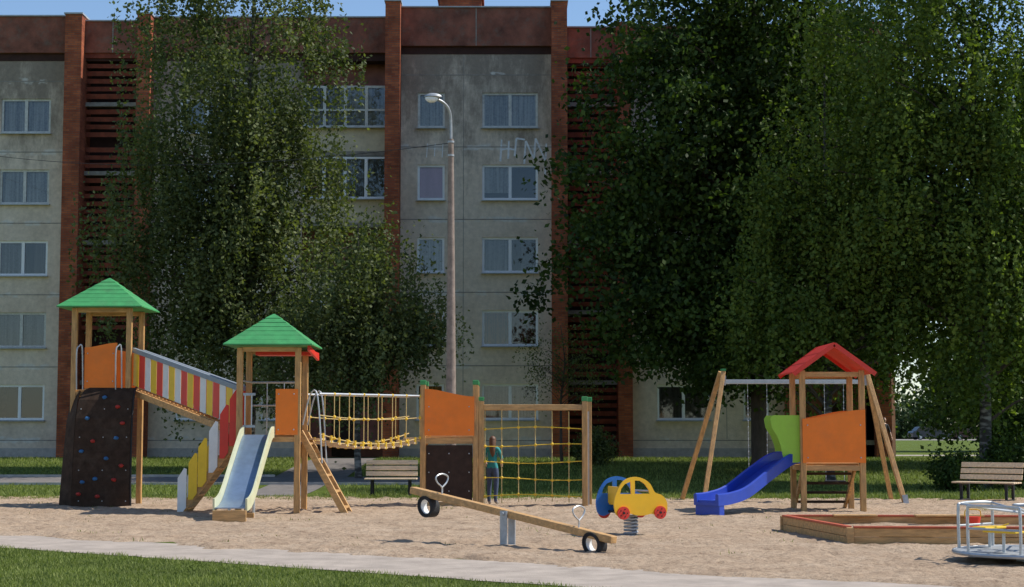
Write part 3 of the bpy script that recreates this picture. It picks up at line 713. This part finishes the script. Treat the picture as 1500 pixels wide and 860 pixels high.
for sgn in(-1,1):
    dv=(b1-b0).normalized(); sd=Vector((-dv.y,dv.x,0))*.36*sgn
    A0=b0+sd; A1=b1+sd
    st.path([A0+Vector((0,0,2.38)),A1+Vector((0,0,2.38))],.022,8)
    zb=lambda t:1.50-.22*4*t*(1-t)
    RP.path([A0.lerp(A1,i/12)+Vector((0,0,zb(i/12)+.08)) for i in range(13)],.013,6)
    zm=lambda t:1.95-.08*4*t*(1-t)
    RP.path([A0.lerp(A1,i/12)+Vector((0,0,zm(i/12))) for i in range(13)],.011,6)
    for i in range(1,8):
        t=i/8; q=A0.lerp(A1,t); RP.path([q+Vector((0,0,2.38)),q+Vector((0,0,zb(t)+.05))],.010,6)
        RY.sphere(q+Vector((0,0,zm(t))),.036,8,6); RY.sphere(q+Vector((0,0,2.38)),.032,8,6); RY.sphere(q+Vector((0,0,zb(t)+.08)),.034,8,6)
    for i in range(15):
        t=(i+.5)/15; q=A0.lerp(A1,t); RY.path([q+Vector((0,0,zb(t)+.12)),q+Vector((0,0,zb(t)-.03))],.028,7)
for i in range(15):
    t=(i+.5)/15; q=b0.lerp(b1,t); dv=(b1-b0).normalized(); sd=Vector((-dv.y,dv.x,0))*.38
    T.P('bridge_treads','wood_pale').beam(q-sd+Vector((0,0,zb(t)-.0)),q+sd+Vector((0,0,zb(t))),.09,.035)
cx0,cx1,cy0,cy1=-1.91,-.78,36.0,37.1; GC=T.P('post_caps','green',bevel=.01)
for x in(cx0,cx1):
    for y in(cy0,cy1): post(x,y,2.62); GC.box((x,y,2.67),(.13,.13,.1))
O_.shape([wavy(1.06,1.0,.16)],(-1.87,35.93,1.53),(1,0,0),(0,0,1),.03); O_.shape([wavy(1.06,1.0,.16)],(-1.87,37.16,1.53),(1,0,0),(0,0,1),.03)
bolts(T,[(x,35.91,z) for x in(-1.78,-.92) for z in(1.65,2.15)])
for y in(cy0,cy1): FRm.bb(cx0+.05,cx1-.05,y-.035,y+.035,1.36,1.50)
for x in(cx0,cx1): FRm.bb(x-.03,x+.03,cy0+.06,cy1-.06,1.37,1.49)
for k in range(7): FRm.bb(cx0+.06,cx1-.06,cy0+.07+k*.13,cy0+.19+k*.13,1.495,1.52)
T.P('dark_panel','darkpanel',bevel=.005).bb(cx0+.07,cx1-.07,cy0-.01,cy0+.015,.14,1.33)
FRm.bb(cx0+.05,cx1-.05,cy0-.03,cy0+.03,.04,.12)
bolts(T,[(x,35.985,z) for x in(-1.78,-1.35,-.92) for z in(.35,.75,1.15)])
nx1=1.56
post(nx1-.0,36.0,2.27); post(nx1+.12,36.65,2.27); GC.box((nx1,36.0,2.32),(.13,.13,.1)); GC.box((nx1+.12,36.65,2.32),(.13,.13,.1)); GC.box((-.66,36.02,2.32),(.12,.12,.08)); post(-.66,36.02,2.27)
T.P('net_top_beams','wood_h',bevel=.008).bb(-.6,nx1-.06,35.95,36.05,2.08,2.20); T.P('net_top_beams','wood_h').bb(-.7,nx1+.06,36.6,36.7,2.08,2.2)
T.P('grey_post_plate','galv').bb(nx1+.045,nx1+.10,36.08,36.5,.05,2.05)
cols=[-.58+.36*i for i in range(6)]; rows=[.25+.36*i for i in range(5)]
def npt(x,z): return (x,36.0+.02*math.sin(x*5+z*3),z+.03*math.sin(x*2.1+z*4))
RN=T.P('net_ropes','ropeyellow',True)
for x in cols: RP.path([npt(x,z) for z in [.1]+rows+[2.08]],.011,6)
for z in rows: RN.path([npt(x,z) for x in [-.72]+cols+[nx1-.05]],.011,6)
for x in cols:
    for z in rows: RY.sphere(npt(x,z),.034,8,6)
T.done()

# ---------------------------------------------------------------- swing set
o=Obj('swing_set',(6.4,38.3,0)); w=o.P('legs','wood',bevel=.01)
for (ax,s) in((4.82,-1),(8.08,1)):
    w.beam((ax,38.15,2.98),(ax+s*.62,37.1,-.1),.10,.10,up=(1,0,0)); w.beam((ax+s*.04,38.35,2.98),(ax+s*.86,39.6,-.1),.10,.10,up=(1,0,0))
    g=o.P('brackets','galv'); g.box((ax,38.25,2.78),(.1,.3,.22)); g.beam((ax+s*.61,37.12,-.02),(ax+s*.58,37.16,.22),.115,.115,up=(1,0,0)); 
    o.P('caps','green').box((ax,38.2,3.02),(.1,.24,.05))
o.P('top_beam','steel',bevel=.01).bb(4.86,8.04,38.2,38.3,2.70,2.80)
ch=o.P('chains','steel',True); seat=o.P('seats','rubber',bevel=.01)
for sx in(5.6,7.35):
    for dx in(-.22,.22):
        z=2.7; k=0
        ch.path([(sx+dx,38.25,2.7),(sx+dx*.95,38.25,.5)],.004,5)
        while z>.55:
            ch.sphere((sx+dx*(1-.05*(2.7-z)/2.2),38.25,z),(.006 if k%2 else .011,.011 if k%2 else .006,.026),6,4); z-=.07; k+=1
    seat.bb(sx-.23,sx+.23,38.15,38.35,.47,.51)
o.done()

# ---------------------------------------------------------------- playhouse with slide
o=Obj('playhouse_tower',(6.4,34.3,0)); w=o.P('posts','wood',bevel=.008)
hx0,hx1,hy0,hy1=5.84,7.03,33.7,34.9
for x in(hx0,hx1):
    for y in(hy0,hy1): w.box((x,y,1.35),(.11,.11,3.0))
rf=o.P('roof','red')
for s in(-1,1):
    n=6
    for k in range(n):
        t0=k/n; t1=(k+1)/n
        xa=6.44+s*(.80*t0); xb=6.44+s*(.80*t1+.02); za=3.40-.58*t0; zb_=3.40-.58*t1-.012
        v=[(xa,33.42,za),(xb,33.42,zb_),(xb,35.2,zb_),(xa,35.2,za)]; v2=[(a,b_,c-.025) for a,b_,c in v]
        rf.add([(a,b_,c+.006*(k%2)) for a,b_,c in v]+v2,[(0,1,2,3),(4,7,6,5),(0,4,5,1),(1,5,6,2),(2,6,7,3),(3,7,4,0)])
    for yy in(33.40,35.22): o.P('gable_boards','red').beam((6.44,yy,3.36),(6.44+s*.82,yy,2.765),.03,.09,up=(0,0,1))
fr=o.P('frame','wood_h',bevel=.006)
for y in(hy0,hy1): fr.bb(hx0,hx1,y-.03,y+.03,2.72,2.82); fr.bb(hx0,hx1,y-.036,y+.03,.84,.95)
for x in(hx0,hx1): fr.bb(x-.03,x+.03,hy0+.06,hy1-.06,.84,.95)
for k in range(8): fr.bb(hx0+.06,hx1-.06,hy0+.07+k*.135,hy0+.195+k*.135,.955,.99)
op=o.P('orange_panel','orange',bevel=.004)
sh=[(0,0),(1.26,0),(1.26,1.06)]+[(1.26-1.26*t,1.06-.18*(3*t*t-2*t**3)+.0) for t in [i/14 for i in range(2,15)]]
op.shape([sh],(5.82,33.62,1.0),(1,0,0),(0,0,1),.03); op.shape([sh],(5.82,34.97,1.0),(1,0,0),(0,0,1),.03)
bolts(o,[(x,33.6,z) for x in(5.92,6.98) for z in(1.1,1.75)])
lm=o.P('slide_entry_panels','lime',bevel=.004)
sh=[(.55,0),(.6,.02),(.6,.95),(.05,.95),(0,.88),(.03,.7),(.14,.52),(.2,.35),(.24,.15),(.3,.0)]
for y in(33.78,34.62): lm.shape([sh],(5.20,y,1.0),(1,0,0),(0,0,1),.03)
sl=bez([(5.78,34.2,1.02),(5.45,34.0,1.0),(4.95,33.5,.72),(4.4,32.95,.38),(4.0,32.55,.27),(3.72,32.27,.25)],5)
dl=Vector((3.72-5.45,32.27-34.0,0)).normalized(); lt=(-dl.y,dl.x,0)
sb=o.P('slide','blue',True); sb.sweep(sl,[(-.3,-.04),(.3,-.04),(.3,.17),(.26,.19),(.23,.17),(.22,.02),(-.22,.02),(-.23,.17),(-.26,.19),(-.3,.17)],lt)
R=Matrix.Rotation(math.atan2(dl.y,dl.x),3,'Z'); o.P('slide_foot','blue',bevel=.01).box((3.80,32.35,.10),(.16,.58,.42),R)
for k in range(4): o.P('steps','climbdark').bb(5.95,6.9,34.2+.25*k,34.42+.25*k,.74-.2*k,.79-.2*k)
fr.beam((5.9,34.1,.86),(5.9,35.3,-.05),.05,.12); fr.beam((6.95,34.1,.86),(6.95,35.3,-.05),.05,.12)
o.done()

# ---------------------------------------------------------------- sandbox
o=Obj('sandbox',(6.5,26,0)); w=o.P('boards','wood_h',bevel=.008); rr=o.P('red_edging','redwood',bevel=.006)
pp=[(4.43,27.5),(4.86,24.25),(8.6,24.0),(9.3,27.3)]
for i in range(4):
    a=Vector((*pp[i],0)); b_=Vector((*pp[(i+1)%4],0)); dd=(b_-a).normalized()
    for k in range(2): w.beam(a+Vector((0,0,.06+.125*k)),b_+Vector((0,0,.06+.125*k)),.05,.12)
    rr.beam(a+dd*.05+Vector((0,0,.262)),b_-dd*.05+Vector((0,0,.262)),.09,.028)
    w.box((a.x,a.y,.12),(.10,.10,.27))
w.bb(5.2,5.9,27.18,27.36,.262,.29); w.bb(6.5,7.6,27.10,27.28,.262,.29)
mb=o.P('sand_fill','sand',True); K=24
for j in range(K+1):
    for i in range(K+1):
        u=i/K; v=j/K; l=Vector(pp[1]).lerp(Vector(pp[0]),v); r_=Vector(pp[2]).lerp(Vector(pp[3]),v); q=l.lerp(r_,u)
        mb.v.append((q.x,q.y,.13+.05*mnoise.noise(Vector((q.x*2,q.y*2,0)))+.02*mnoise.noise(Vector((q.x*7,q.y*7,0)))))
for j in range(K):
    for i in range(K): a=j*(K+1)+i; mb.f.append((a,a+1,a+K+2,a+K+1))
o.done()
o=Obj('toy_bucket',(7.0,25.6,.15)); q=o.P('bucket','red',True); q.path([(7.0,25.6,.14),(7.0,25.6,.34)],[.085,.12],14); o.P('handle','yellow',True).path(bez([(6.88,25.6,.34),(6.9,25.6,.44),(7.1,25.6,.44),(7.12,25.6,.34)],4),.009,5)
o.P('spade','yellow').beam((7.25,25.5,.16),(7.5,25.45,.24),.07,.015); o.done()

# ---------------------------------------------------------------- seesaw
o=Obj('seesaw',(-.05,23.8,0)); e0=Vector((-1.48,25.1,.76)); e1=Vector((1.36,22.5,.19)); c=(e0+e1)/2
o.P('beam','wood_h',bevel=.012).beam(e0,e1,.13,.10)
dd=(e1-e0).normalized(); sd=dd.cross(Vector((0,0,1))).normalized()
g=o.P('pivot_post','galv',bevel=.005)
for s in(-1,1): g.beam(c+sd*.085*s+Vector((0,0,-.55)),c+sd*.085*s+Vector((0,0,.04)),.02,.13,up=dd)
g.path([c-sd*.12,c+sd*.12],.025,10); g.box((c.x,c.y,.03),(.2,.2,.03))
hd=o.P('handles','steel',True); ty=o.P('half_tyres','rubber',True); inn=o.P('tyre_linings','white',True)
for e,s in((e0,1),(e1,-1)):
    b_=e+dd*s*.62; up=Vector((0,0,1))
    hd.path(bez([b_+up*.04,b_+up*.14,b_+up*.22+sd*.10,b_+up*.30+sd*.12,b_+up*.34,b_+up*.30-sd*.12,b_+up*.22-sd*.10,b_+up*.14],5),.012,8)
    t=e+dd*s*.34
    R_=.155
    def ring(mb,rad,w,th):
        K=24; o0=len(mb.v)
        for i in range(K):
            a=2*math.pi*i/K; di=dd*math.cos(a)+up*math.sin(a); cc=t+up*(-.03-R_)
            if cc.z<R_-.03: cc=Vector((cc.x,cc.y,R_-.03))
            for q in((rad,-w),(rad,w),(rad-th,w),(rad-th,-w)): mb.v.append(tuple(cc+di*q[0]+sd*q[1]))
        for i in range(K):
            j=(i+1)%K
            for k in range(4): mb.f.append((o0+i*4+k,o0+j*4+k,o0+j*4+(k+1)%4,o0+i*4+(k+1)%4))
    ring(ty,R_,.085,.02); ring(ty,R_-.003,.075,.045); ring(inn,R_-.05,.06,.006)
o.done()

# ---------------------------------------------------------------- spring rider car
o=Obj('spring_rider_car',(2.0,26,0)); ang=math.radians(20); u=Vector((math.cos(ang),math.sin(ang),0)); nrm=Vector((-math.sin(ang),math.cos(ang),0))
out=[(0.0,.10),(-.02,.22),(.0,.34),(.05,.46),(.12,.56),(.22,.62),(.36,.64),(.50,.60),(.60,.52),(.67,.40),(.78,.36),(.86,.28),(.88,.18),(.86,.08),(.76,.03),(.62,.07),(.5,.05),(.36,.05),(.24,.08),(.12,.03),(.04,.05)]
out=[(p.x,p.y) for p in bez([(*q,0) for q in out+[out[0]]],3)[:-1]]
h1=[(.08,.38),(.10,.46),(.16,.53),(.26,.57),(.27,.38)]; h2=[(.33,.38),(.33,.585),(.42,.58),(.50,.53),(.56,.45),(.58,.38)]
base=Vector((1.58,25.85,.29))
o.P('near_panel','carorange',bevel=.004).shape([out,h1,h2],base,u,(0,0,1),.03)
o.P('far_panel','carblue',bevel=.004).shape([out,h1,h2],base+nrm*.42-u*.12,u,(0,0,1),.03)
for (bs,off) in((base,-.03),(base+nrm*.42-u*.12,.03)):
    for wx in(.13,.75):
        cc=bs+u*wx+Vector((0,0,.09)); o.P('wheels','red',True).disc(cc+nrm*off,.10,.03,nrm,22); o.P('hubs','black',True).disc(cc+nrm*off*1.75,.018,.02,nrm,10)
        for k in range(5): o.P('hubs','black',True).disc(cc+nrm*off*1.6+u*.06*math.cos(k*1.256)+Vector((0,0,.06*math.sin(k*1.256))),.010,.012,nrm,6)
m0=base+nrm*.21-u*.06
o.P('seat','carorange',bevel=.01).box(m0+u*.26+Vector((0,0,.22)),(.26,.40,.03),Matrix.Rotation(ang,3,'Z')); o.P('seat','carorange').box(m0+u*.13+Vector((0,0,.36)),(.03,.40,.26),Matrix.Rotation(ang,3,'Z'))
o.P('floor','black').box(m0+u*.42+Vector((0,0,.10)),(.6,.40,.03),Matrix.Rotation(ang,3,'Z'))
o.P('grab_bar','steel',True).path([base+u*.58+Vector((0,0,.42)),base+nrm*.42+u*.46+Vector((0,0,.42))],.015,8)
sc=m0+u*.42; pts=[]
for i in range(97):
    a=i/96*6*2*math.pi; r_=.10; pts.append((sc.x+r_*math.cos(a),sc.y+r_*math.sin(a),.03+.31*i/96))
o.P('spring','galv',True).path(pts,.018,7); o.P('base_plate','galv').path([(sc.x,sc.y,-.02),(sc.x,sc.y,.035)],.17,18)
o.done()

# ---------------------------------------------------------------- benches
def bench(x,y,yaw,L=1.45,back=1):
    o=Obj('park_bench',(x,y,0)); R=Matrix.Rotation(yaw,3,'Z'); P0=Vector((x,y,gz(y)))
    def b_(part,c,s,m,rx=0): o.P(part,m,bevel=.006).box(P0+R@Vector(c),s,R@Matrix.Rotation(rx,3,'X'))
    for k in range(4): b_('seat',(0,-.2+.125*k,.44),(L,.105,.035),'wood_pale')
    for k in range(3): b_('backrest',(0,.27+.045*k,.56+.14*k),(L,.03,.115),'wood_pale',math.radians(-14))
    for sx in(-1,1):
        b_('leg_frames',(sx*L*.36,-.18,.2),(.06,.06,.46),'black'); b_('leg_frames',(sx*L*.36,.22,.2),(.06,.06,.46),'black')
        b_('leg_frames',(sx*L*.36,.0,.40),(.05,.5,.045),'black'); b_('leg_frames',(sx*L*.36,.31,.63),(.05,.03,.5),'black',math.radians(-14))
        b_('leg_frames',(sx*L*.36,.0,.03),(.055,.55,.05),'black')
    o.done()
bench(-3.02,42.0,.0,1.3)
bench(11.0,39.0,math.radians(-38),1.5)

# ---------------------------------------------------------------- carousel
o=Obj('merry_go_round',(6.45,20.9,0)); cx,cy=6.45,20.9; d=o.P('platform','galv',True)
d.path([(cx,cy,.12),(cx,cy,.17)],[.93,.93],40); o.P('platform_rim','steel',True).path([(cx+.95*math.cos(a),cy+.95*math.sin(a),.145) for a in [i*math.pi/20 for i in range(40)]],.028,7,closed=True)
d.path([(cx,cy,-.05),(cx,cy,.12)],[.2,.2],20); s=o.P('rails','steel',True); s.path([(cx,cy,.17),(cx,cy,.72)],.035,10)
s.path([(cx+.22*math.cos(a),cy+.22*math.sin(a),.72) for a in [i*math.pi/12 for i in range(24)]],.018,7,closed=True)
for k in range(4):
    a=math.radians(180+40+k*90); f=lambda r,t,z:(cx+r*math.cos(a+t),cy+r*math.sin(a+t),z)
    s.path(bez([f(.9,-.42,.17),f(.9,-.42,.66),f(.88,-.36,.72),f(.86,0,.73),f(.88,.36,.72),f(.9,.42,.66),f(.9,.42,.17)],5),.020,8)
    s.path([f(.9,-.42,.45),f(.9,.42,.45)],.014,7); s.path([f(.88,-.4,.72),f(.05,0,.62)],.016,7); s.path([f(.88,.4,.72),f(.05,0,.62)],.016,7)
    o.P('seats','yellow',bevel=.01).box(f(.62,0,.42),(.20,.46,.03),Matrix.Rotation(a,3,'Z')); s.path([f(.62,0,.17),f(.62,0,.41)],.02,7)
o.done()

# ---------------------------------------------------------------- people
def skinmesh(name,verts,edges,rad,sub=2):
    me=bpy.data.meshes.new(name); me.from_pydata(verts,edges,[]); ob=bpy.data.objects.new(name,me); COL.objects.link(ob)
    ob.modifiers.new('s','SKIN'); 
    for i,r in enumerate(rad):
        sv=me.skin_vertices[0].data[i]; sv.radius=(r,r) if not hasattr(r,'__len__') else r; sv.use_root=(i==0)
    m=ob.modifiers.new('ss','SUBSURF'); m.levels=sub; m.render_levels=sub
    dg=bpy.context.evaluated_depsgraph_get(); out=bpy.data.meshes.new_from_object(ob.evaluated_get(dg)); bpy.data.objects.remove(ob); return out
def person(name,loc,yaw,H,top,legs,arms,longhair=True,stride=.0,headyaw=0):
    k=H/1.7; o=Obj(name,loc); M=Matrix.Translation(loc)@Matrix.Rotation(yaw,4,'Z')@Matrix.Scale(k,4)
    v=[(0,0,.93),(0,.0,1.10),(0,.01,1.28),(0,0,1.42),(0,.01,1.50),
       (-.085,0,.88),(-.10,.03+stride,.50),(-.10,-.01+stride*1.2,.09),(-.11,.13+stride*1.2,.04),
       (.085,0,.88),(.10,.03-stride,.50),(.10,-.02-stride*1.6,.09),(.11,.12-stride*1.6,.04),
       (-.155,0,1.40),arms[0][0],arms[0][1],(.155,0,1.40),arms[1][0],arms[1][1]]
    e=[(0,1),(1,2),(2,3),(3,4),(0,5),(5,6),(6,7),(7,8),(0,9),(9,10),(10,11),(11,12),(3,13),(13,14),(14,15),(3,16),(16,17),(17,18)]
    rad=[(.135,.11),(.115,.095),(.135,.10),(.09,.07),.045,.095,.066,.045,.038,.095,.066,.045,.038,.058,.045,.032,.058,.045,.032]
    me=skinmesh('body',v,e,rad)
    for mname in(top,legs,'skin','shoe'): me.materials.append(MATS[mname])
    for p in me.polygons:
        c=p.center; z=c.z; p.use_smooth=True
        isarm=abs(c.x)>.165 or (abs(c.y)>.13 and z>1.0)
        if z<.085: p.material_index=3
        elif z<.93 and not isarm: p.material_index=1
        elif z>1.455: p.material_index=2
        elif isarm and min((c-Vector(arms[s][1])).length for s in(0,1))<.22: p.material_index=2
        else: p.material_index=0
    me.transform(M); ob=bpy.data.objects.new('body',me); COL.objects.link(ob); o.attach(ob)
    hv=MB()
    for s in(0,1):
        el_=Vector(arms[s][0]); wr=Vector(arms[s][1]); d=(wr-el_).normalized(); a=d.cross(Vector((1,0,0))).normalized(); n=a.cross(d).normalized()
        hv.path([wr-d*.01,wr+d*.03,wr+d*.085],[.026,.034,.030],8)
        for f in range(4):
            b0_=wr+d*.08+a*(.033-.022*f); ln=[.065,.075,.07,.055][f]
            hv.path([b0_,b0_+d*ln*.55+n*.01,b0_+d*ln*.9+n*.03],[.010,.009,.007],6)
        b0_=wr+d*.03+a*.03; hv.path([b0_,b0_+a*.03+d*.03,b0_+a*.04+d*.06+n*.01],[.012,.010,.008],6)
    hv.v=[tuple(M@Vector(q)) for q in hv.v]; hb_=hv.obj('hands','skin',True); o.attach(hb_)
    HM=M@Matrix.Translation((0,.015,1.60))@Matrix.Rotation(headyaw,4,'Z')
    def addp(mb,nm,m):
        mb.v=[tuple(HM@Vector(q)) for q in mb.v]; o.attach(mb.obj(nm,m,True))
    h=MB()
    def hf(q):
        w=1-.22*max(0,-q.z)**1.2; y=q.y*(1.0 if q.y<0 else .95)
        return Vector((q.x*w,y*w+(.04 if q.z<0 else 0),q.z))
    h.sphere((0,0,0),(.077,.095,.115),20,16,hf); h.sphere((0,.098,-.012),(.012,.018,.022),8,6)
    h.path([(0,-.01,-.16),(0,0,-.06)],[.046,.045],10)
    for s in(-1,1): h.sphere((s*.078,-.005,-.005),(.010,.02,.03),8,6)
    addp(h,'head','skin')
    ey=MB(); 
    for s in(-1,1): ey.sphere((s*.03,.086,.005),(.011,.007,.007),8,6)
    addp(ey,'eyes','eye'); lp=MB(); lp.sphere((0,.083,-.055),(.023,.009,.007),8,5); addp(lp,'mouth','lip')
    hr=MB()
    def cap(q):
        if q.y>.25 and q.z<.45: return Vector((q.x*.8,q.y*.55,q.z*.9))
        return q*(1+.04*mnoise.noise(q*6))
    hr.sphere((0,-.014,.018),(.087,.102,.112),20,14,cap)
    if longhair:
        hr.path([(0,-.05,.0),(0,-.085,-.1),(0,-.10,-.22),(.01,-.10,-.33),(.01,-.09,-.40)],[.085,.085,.075,.055,.015],12)
    addp(hr,'hair','hair'); o.done()
person('girl',(-.43,36.9,.02),math.radians(-20),1.48,'teal','denim',[((-.24,-.02,1.15),(-.20,.14,.98)),((.22,.08,1.16),(.15,.26,1.05))],True,.02,.3)
person('pedestrian',(15.6,69.5,gz(69.5)+.01),math.radians(150),1.5,'shirtred','trousers',[((-.24,-.04,1.15),(-.25,.06,.9)),((.24,.05,1.15),(.25,.15,.92))],False,.1)
person('pedestrian',(13.75,62.0,.6),math.radians(200),1.5,'trousers','trousers',[((-.24,.04,1.15),(-.25,.15,.9)),((.24,-.05,1.15),(.25,.02,.9))],False,.1)

# ---------------------------------------------------------------- parked cars
def car(x,y,yaw,paint):
    o=Obj('parked_car',(x,y,gz(y))); R=Matrix.Rotation(yaw,3,'Z'); P0=Vector((x,y,gz(y))); u=R@Vector((1,0,0)); w=R@Vector((0,1,0))
    body=[(-2.1,.3),(-2.15,.75),(-2.0,.92),(-1.6,.98),(1.0,.95),(1.9,.82),(2.12,.65),(2.12,.32)]
    o.P('body',paint,bevel=.05).shape([body],P0,u,(0,0,1),1.7)
    cab=[(-1.75,.95),(-1.35,1.38),(-1.0,1.44),(.15,1.44),(.45,1.36),(1.1,.95)]
    o.P('cabin',paint,bevel=.05).shape([cab],P0,u,(0,0,1),1.45)
    gl=[(-1.5,.99),(-1.22,1.33),(-.4,1.36),(-.4,.99)]; gl2=[(-.3,.99),(-.3,1.36),(.2,1.36),(.9,.99)]
    for s in(-1,1):
        for g in(gl,gl2): o.P('windows','carglass').shape([g],P0+w*.735*s,u,(0,0,1),.02)
        for wx in(-1.3,1.3):
            o.P('wheels','rubber',True).disc(P0+u*wx+w*.78*s+Vector((0,0,.31)),.31,.2,w,20); o.P('rims','steel',True).disc(P0+u*wx+w*.89*s+Vector((0,0,.31)),.19,.02,w,14)
    for s in(-1,1): o.P('lamps','white').box(P0+u*2.1+w*.6*s+Vector((0,0,.66)),(.08,.3,.12),R)
    o.done()
car(45.0,181,.1,'carpaint2'); car(49.6,182,.05,'carpaint')

# ---------------------------------------------------------------- camera, light, sky
cam=bpy.data.cameras.new('camera'); co=bpy.data.objects.new('camera',cam); COL.objects.link(co); S.camera=co
cam.sensor_width=36; cam.lens=58.8; cam.clip_end=4000; cam.clip_start=.1
co.location=(0,0,1.65); co.rotation_euler=(math.radians(90+4.67),0,0)
el=math.radians(50); sd=Vector((math.cos(el)*.99,math.cos(el)*.12,math.sin(el)))
sun=bpy.data.lights.new('sun','SUN'); sun.energy=5.0; sun.angle=math.radians(.5); sun.color=(1,.95,.87)
so=bpy.data.objects.new('sun',sun); COL.objects.link(so); so.rotation_euler=sd.to_track_quat('Z','Y').to_euler()
wd=bpy.data.worlds.new('World'); S.world=wd; wd.use_nodes=True; nt=wd.node_tree
sky=nt.nodes.new('ShaderNodeTexSky'); sky.sky_type='NISHITA'; sky.sun_disc=False; sky.sun_elevation=el; sky.sun_rotation=math.atan2(sd.x,sd.y)
sky.dust_density=.2; sky.ozone_density=4.0; sky.air_density=1.0
bg=nt.nodes['Background']; bg.inputs[1].default_value=.15; nt.links.new(sky.outputs[0],bg.inputs[0])
